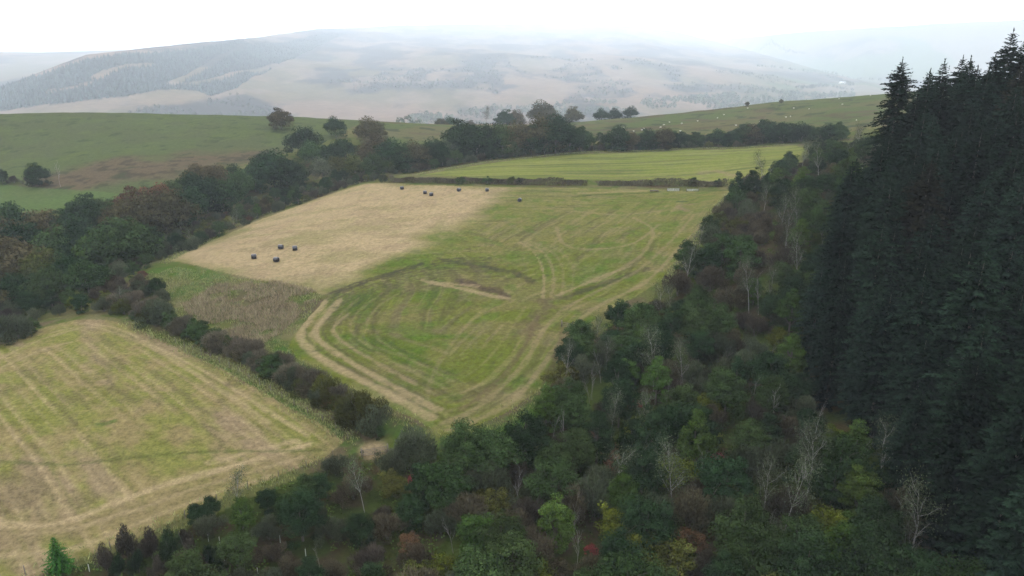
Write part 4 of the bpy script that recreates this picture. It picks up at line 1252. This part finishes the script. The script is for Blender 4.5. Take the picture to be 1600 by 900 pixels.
# ------------------------------------------------------------------ far trees one can tell apart
FART = [(690, 193, .9, 'autumn'), (704, 192, 1.1, 'dark'), (735, 194, .8, 'autumn'), (790, 196, 1.4, 'dark'), (806, 193, 1.6, 'autumn'), (848, 195, 2.0, 'autumn'), (868, 192, 1.2, 'dark'), (895, 194, 1.4, 'autumn'), (940, 190, 1.1, 'dark'), (960, 186, 1.1, 'dark'), (985, 184, 1.1, 'dark'),
        (1167, 166, .5, 'autumn'), (1220, 161, .45, 'autumn')]
hh = hits([a[0] for a in FART], [a[1] + 3 for a in FART])
for (px, py, s, mt), p_ in zip(FART, hh):
    # stand a little beyond the crest
    d = p_ / np.hypot(*p_)
    q_ = p_ + d * (150 if px < 1000 else 25)
    plant('broadleaf_tree', P['big'][g.randint(4)], M[mt], q_[0], q_[1], s * (.95 if px < 1000 else .6), ('tall ' if s > 1.3 else 'small ' if s < .9 else '') + LK[mt], 'crest', 'trees on the crest before the hazy hill', 'tree')

# ------------------------------------------------------------------ far woods that read as one mass
def blob_wood(name, pts, size, quads, mat, seed, label, cone=False):
    gg = np.random.RandomState(seed)
    pts = np.asarray(pts)
    pts = pts[np.hypot(pts[:, 0], pts[:, 1]) > 1060]
    n = len(pts)
    z = h(pts[:, 0], pts[:, 1])
    s = size * gg.uniform(.6, 1.35, n)
    if cone:
        k = 6
        th = np.arange(k) * 2 * pi / k
        V, T, lf = [], [], []
        base = np.stack([np.cos(th), np.sin(th)], 1)
        rad = s * .26
        jit = gg.uniform(.7, 1.3, (n, k))
        B = np.c_[(pts[:, None] + base[None] * (rad[:, None] * jit)[:, :, None]).reshape(-1, 2), np.repeat(z + s * .05, k)]
        Tp = np.c_[pts, z + s]
        V = np.concatenate([B, Tp])
        i = np.arange(n)[:, None] * k
        j = np.arange(k)[None]
        T = np.stack([i + j, i + (j + 1) % k, np.broadcast_to(n * k + np.arange(n)[:, None], (n, k))], -1).reshape(-1, 3)
        lv = gg.rand(n)
        lf = np.c_[np.r_[np.repeat(lv, k), lv], np.r_[np.repeat(lv, k), lv], np.r_[np.repeat(lv, k), lv]]
        me = new_mesh(name, V, T, [mat], lf)
    else:
        idx = np.repeat(np.arange(n), quads)
        N = len(idx)
        d = unit(gg.normal(size=(N, 3)))
        rr_ = gg.uniform(.5, 1, N) ** .5
        C = np.c_[pts[idx], z[idx] + s[idx] * .55] + d * (rr_ * s[idx])[:, None] * np.array([.42, .42, .5])
        Nn = unit(d + gg.normal(size=(N, 3)) * .4)
        lv = gg.rand(n)
        V, Qw, lf = leaves(C, np.cross(Nn, gg.normal(size=(N, 3))), Nn, s[idx] * .28, s[idx] * .22, gg, np.clip(.6 * lv[idx] + .4 * gg.rand(N), 0, 1))
        me = new_mesh(name, V, Qw, [mat], lf)
    o = link(name, me)
    o['kind'] = 'stuff'; o['label'] = label; o['category'] = 'wood'
    return o

FOREST = poly(FOREST_PX)
GAPS = [smooth_line(poly(a)) for a in GAPS_PX]
def fk(x, y):
    d = np.min([dist_line(L, x, y)[0] for L in GAPS], axis=0)
    return (d > 26) & (fbm(x / 300, y / 600, 210, 3) < .79)
g2 = np.random.RandomState(77)
pts = scatter(FOREST, 12000, 15, g2, keep=fk)
blob_wood('distant_plantation', pts, 17, 0, M['farspruce'], 401, 'dark hazy conifer plantation on the shoulder of the far hill', cone=True)
HP = poly([(560, 190), (640, 182), (760, 172), (880, 164), (1000, 156), (1120, 150), (1230, 146), (1335, 146), (1335, 160), (1230, 158), (1100, 166), (1000, 174), (900, 184), (760, 191)])
pts = scatter(HP, 1700, 18, g2, keep=lambda x, y: (fbm(x / 130, y / 200, 220, 3) > .44))
blob_wood('distant_wood', pts, 19, 36, M['farleaf'], 402, 'blue hazy woods filling the valley at the foot of the far hill')
HP2 = poly([(60, 185), (200, 165), (420, 150), (600, 110), (760, 90), (900, 90), (1100, 105), (1250, 130), (1200, 145), (1000, 155), (800, 168), (560, 188), (300, 192)])
pts = scatter(HP2, 2200, 15, g2, keep=lambda x, y: (fbm(x / 300 + .4, y / 800, 161, 6, .6) > .53) & (fbm(x / 60, y / 100, 222, 2) > .5))
blob_wood('distant_scrub', pts, 12, 24, M['farleaf'], 403, 'hazy scrub in the gullies and folds of the far hill')
BELT = [poly([(1180, 104), (1260, 112), (1350, 124), (1420, 130)]), poly([(1190, 75), (1230, 80), (1260, 84)]), poly([(1250, 140), (1290, 135), (1330, 142)]), poly([(1280, 118), (1300, 122), (1330, 135)])]
pts = []
for L in BELT:
    L = smooth_line(L, 10)
    seg = np.r_[0, np.cumsum(np.hypot(*np.diff(L, axis=0).T))]
    for t in np.arange(0, seg[-1], 14):
        pts.append((np.interp(t, seg, L[:, 0]) + g2.normal() * 14, np.interp(t, seg, L[:, 1]) + g2.normal() * 14))
blob_wood('distant_tree_belt', pts[:900], 18, 30, M['farleaf'], 404, 'hazy shelter belts between the far fields and round the farm')

# farm building far across the valley
p_ = hit(1317, 131)
e = link('farm_barn', None, None, (p_[0], p_[1], h1(*p_)), .15, 1.7)
mb = MB(); mb.box((0, 0, 2.5), (30, 14, 7)); link('wall', mb.mesh('barn_wall', [M['render']]), e)
mb = MB()
mb.add([(-15.6, -7.6, 5.8), (15.6, -7.6, 5.8), (15.6, 0, 9.2), (-15.6, 0, 9.2), (-15.6, 7.6, 5.8), (15.6, 7.6, 5.8)], [(0, 1, 2, 3), (3, 2, 5, 4)])
mb.add([(-15.6, -7.6, 5.6), (15.6, -7.6, 5.6), (15.6, 0, 9.0), (-15.6, 0, 9.0), (-15.6, 7.6, 5.6), (15.6, 7.6, 5.6)], [(3, 2, 1, 0), (4, 5, 2, 3)])
link('roof', mb.mesh('barn_roof', [M['roof']]), e)
mb = MB(); mb.add([(-15, -7, 5.95), (-15, 7, 5.95), (-15, 0, 8.9)], [(0, 1, 2)]); mb.add([(15, -7, 5.95), (15, 0, 8.9), (15, 7, 5.95)], [(0, 1, 2)]); link('gable', mb.mesh('barn_gable', [M['render']]), e)
for xo in (-9, 0, 9):
    mb = MB(); mb.box((xo, -7.05, 1.6), (4.2, .2, 4.6)); link('door', mb.mesh('barn_door', [M['doorpaint']]), e)
e['label'] = 'pale-roofed farm barn among trees across the far valley'; e['category'] = 'barn'

# ------------------------------------------------------------------ rushes, rough grass, undergrowth
def tufts(name, pts, hgt, blades, mat, seed, label, wid=.06, spread=.35):
    gg = np.random.RandomState(seed)
    pts = np.asarray(pts)
    n = len(pts)
    z = h(pts[:, 0], pts[:, 1])
    idx = np.repeat(np.arange(n), blades)
    N = len(idx)
    H = hgt * gg.uniform(.5, 1.2, N)
    D = unit(np.c_[gg.normal(size=(N, 2)) * spread, np.ones(N)])
    b = np.c_[pts[idx] + gg.normal(size=(N, 2)) * .16, z[idx] - .03]
    C = b + D * (H / 2)[:, None]
    pv = gg.rand(n)
    V, Qt, lf = leaves(C, D, gg.normal(size=(N, 3)), H, wid, gg, np.clip(.5 * pv[idx] + .5 * gg.rand(N), 0, 1))
    o = link(name, new_mesh(name, V, Qt, [mat], lf))
    o['kind'] = 'stuff'; o['label'] = label; o['category'] = 'grass'
pts = scatter(REED, 3000, .45, g2, keep=lambda x, y: fbm(x / 5, y / 5, 230, 3) > .40)
tufts('rushes', pts, 1.1, 7, M['reed'], 501, 'straw-brown rushes in the wet corner between the meadows', .08)
EDGE = []
for px in ([(258, 412), (330, 372), (400, 340), (480, 311), (568, 283)], [(200, 505), (275, 538), (340, 568), (400, 600), (460, 636), (515, 668), (550, 694)], [(1146, 300), (1120, 326), (1094, 362), (1066, 402), (1042, 440)],
           [(60, 897), (130, 876), (220, 842), (290, 810), (360, 776), (440, 746), (510, 720)], [(300, 540), (400, 590), (480, 630), (560, 680)], [(230, 430), (270, 440), (330, 440), (400, 440)], [(690, 690), (760, 672), (820, 640), (870, 600)],
           [(400, 545), (450, 560), (530, 610), (620, 655), (680, 692)], [(650, 273), (760, 254), (900, 239), (1100, 232), (1230, 226)]):
    L = smooth_line(poly(px), 8)
    seg = np.r_[0, np.cumsum(np.hypot(*np.diff(L, axis=0).T))]
    t = g2.uniform(0, seg[-1], int(seg[-1] * 14))
    o_ = g2.normal(size=(len(t), 2)) * 1.0
    EDGE.append(np.c_[np.interp(t, seg, L[:, 0]), np.interp(t, seg, L[:, 1])] + o_)
RP_ = poly([(225, 440), (270, 418), (350, 432), (430, 446), (505, 462), (478, 500), (452, 530), (455, 556), (530, 612), (600, 650), (575, 655), (480, 600), (380, 548), (280, 500)])
EDGE.append(np.array(scatter(RP_, 5000, .4, g2, keep=lambda x, y: fbm(x / 4, y / 4, 233, 3) > .42)))
EDGE = np.concatenate(EDGE)
tufts('rough_grass', EDGE, .6, 3, M['tuft'], 502, 'tall pale rough grass on the field margins', .09)

pts = scatter(WOOD, 5200, .55, g2, keep=lambda x, y: seen(x, y, 0) & (y < 190) & (fbm(x / 6, y / 6, 231, 3) > .38))
n = len(pts); pts = np.array(pts)
per = 9
idx = np.repeat(np.arange(n), per); N = len(idx)
sz = g2.uniform(.25, .75, n)
d = unit(g2.normal(size=(N, 3))); d[:, 2] = np.abs(d[:, 2])
C = np.c_[pts[idx], h(pts[:, 0], pts[:, 1])[idx]] + d * sz[idx][:, None] * np.array([1.1, 1.1, .8])
Nn = unit(d + g2.normal(size=(N, 3)) * .5 + np.array([0, 0, .4]))
lv = g2.rand(n)
V, Qu, lf = leaves(C, np.cross(Nn, g2.normal(size=(N, 3))), Nn, .3, .22, g2, np.clip(.6 * lv[idx] + .4 * g2.rand(N), 0, 1))
o = link('undergrowth', new_mesh('undergrowth', V, Qu, [M['bramble']], lf))
o['kind'] = 'stuff'; o['label'] = 'brambles and rank grass under the young trees'; o['category'] = 'undergrowth'

# ------------------------------------------------------------------ haze
mb = MB(); mb.box((0, 8000, 660), (72000, 72000, 1740))
hz = link('haze', mb.mesh('haze', []))
hm = bpy.data.materials.new('haze_air')
hm.use_nodes = True
hn, hl = hm.node_tree.nodes, hm.node_tree.links
hn.remove(hn['Principled BSDF'])
pv = hn.new('ShaderNodeVolumePrincipled')
pv.inputs['Color'].default_value = (.81, .90, 1.0, 1)
pv.inputs['Density'].default_value = .000105
hl.new(pv.outputs[0], hn['Material Output'].inputs['Volume'])
hz.data.materials.append(hm)
hz['kind'] = 'stuff'; hz['label'] = 'pale blue haze filling the valley air'; hz['category'] = 'haze'

# ------------------------------------------------------------------ labels: each thing told by its look and its place among findable things
ORD = ['', 'second ', 'third ', 'fourth ', 'fifth ', 'sixth ', 'seventh ', 'eighth ', 'ninth ', 'tenth ', 'eleventh ', 'twelfth ', 'thirteenth ', 'fourteenth ', 'fifteenth ', 'sixteenth ', 'seventeenth ', 'eighteenth ', 'nineteenth ', 'twentieth ']
TEN = {20: 'twenty', 30: 'thirty', 40: 'forty', 50: 'fifty', 60: 'sixty', 70: 'seventy'}
def ordinal(n):
    if n < 20:
        return ORD[n]
    if (n + 1) % 10 == 0:
        return TEN[n + 1][:-1] + 'ieth '
    return TEN[(n + 1) // 10 * 10] + '-' + (ORD[(n + 1) % 10 - 1].strip() or 'first') + ' '
LM = {
    'plantation': [('the jagged corner spruce', (80, 151)), ('the lower end of the grass ride', hit(1320, 660)), ('the lower right corner', (44, 52)), ('the upper right edge', (118, 158)), ('the middle of the right edge', (70, 92)), ('the right edge below its middle', (58, 74)), ('the bend of the plantation edge', (62, 131))],
    'wood': [('the wooden track gate', hit(586, 711)), ('the low pale dead tree', hit(897, 838)), ('the tree tube beside the ride', hit(1147, 501)), ('the grey hurdle', hit(890, 514)), ('the bottom-edge yellow shrub', hit(990, 890)),
             ('the red-leaved bush', hit(1120, 725)), ('the young conifer', hit(95, 893)), ('the lower end of the ride', hit(1320, 660)), ('the bottom edge centre', hit(700, 895)), ('the lower right corner', hit(1400, 895)), ('the lower tree tubes', hit(440, 860)), ('the meadow tip', hit(700, 690))],
    'upper wood': [('the tree tube beside the ride', hit(1147, 501)), ('the jagged corner spruce', (80, 151)), ('the faint steel gate', hit(1082, 299)), ('the far field corner', hit(1240, 240)), ('the middle of the wire fence', hit(1090, 365)), ('the upper end of the ride', hit(1110, 470)), ('the spruces at mid slope', (70, 145))],
    'burn': [('the near meadow corner', hit(115, 498)), ('the four bales', hit(397, 404)), ('the bale meadow left corner', hit(262, 408)), ('the far end of the hedge', hit(608, 285)), ('the bare tree on the slope', hit(95, 292)), ('the left edge', hit(0, 430)), ('the bend in the burn', hit(430, 315)), ('the far field left corner', hit(650, 272)), ('the middle of the far treeline', hit(800, 242)), ('the right end of the treeline', hit(1000, 234)), ('the far field right corner', hit(1220, 222))],
    'far field edge': [('the far field left corner', hit(650, 272)), ('the middle of the far treeline', hit(800, 242)), ('the right end of the treeline', hit(1000, 234)), ('the far field right corner', hit(1230, 222)), ('the far hedge middle', hit(1110, 230))],
    'ditch': [('the wooden track gate', hit(586, 711)), ('the rushes', hit(400, 530)), ('the near meadow corner', hit(130, 505)), ('the burn', hit(220, 480))],
    'meadow edge row': [('the young conifer', hit(95, 893))],
    'hedge': [('the lone bale', hit(812, 300)), ('the corner of the bale meadow', hit(590, 285)), ('the steel gates', hit(1060, 292))],
    'slope': [('the bracken slope', hit(150, 280))],
    'crest': [('the middle of the crest', hit(850, 200)), ('the top of the sheep pasture', hit(1200, 166)), ('the left pasture brow', hit(480, 206)), ('the sheep', hit(1030, 190))],
    'tube': [('the wooden track gate', hit(586, 711)), ('the grass ride', hit(1140, 500)), ('the young conifer', hit(95, 893)), ('the bottom edge centre', hit(560, 895))],
    'sheep': [('the jagged spruce', hit(1350, 170)), ('the end of the treeline', hit(990, 205)), ('the brow of the hill', hit(1190, 168)), ('the far field hedge', hit(1150, 205))],
}
WHERE = {'plantation': 'in the plantation', 'wood': 'in young wood', 'upper wood': 'in upper wood', 'burn': 'along the burn', 'far field edge': 'behind far field', 'ditch': 'by the ditch', 'meadow edge row': 'along the near meadow',
         'hedge': 'in line', 'slope': 'on the left slope', 'crest': 'on the crest', 'tube': '', 'sheep': 'on the far slope'}
buckets = {}
for (o, look, region, xy) in THINGS:
    if region is None:
        o['label'] = look
        continue
    lm = LM[region]
    dd = [math.hypot(xy[0] - q_[0], xy[1] - q_[1]) for _, q_ in lm]
    k = int(np.argmin(dd))
    buckets.setdefault((look, region, k), []).append((dd[k], o))
for (look, region, k), lst in buckets.items():
    lst.sort(key=lambda a: a[0])
    for i, (_, o) in enumerate(lst):
        o['label'] = (f'{look} {WHERE[region]}, '.replace(' ,', ',') + (f'{ordinal(i)}from ' if i else 'closest to ') + LM[region][k][0])
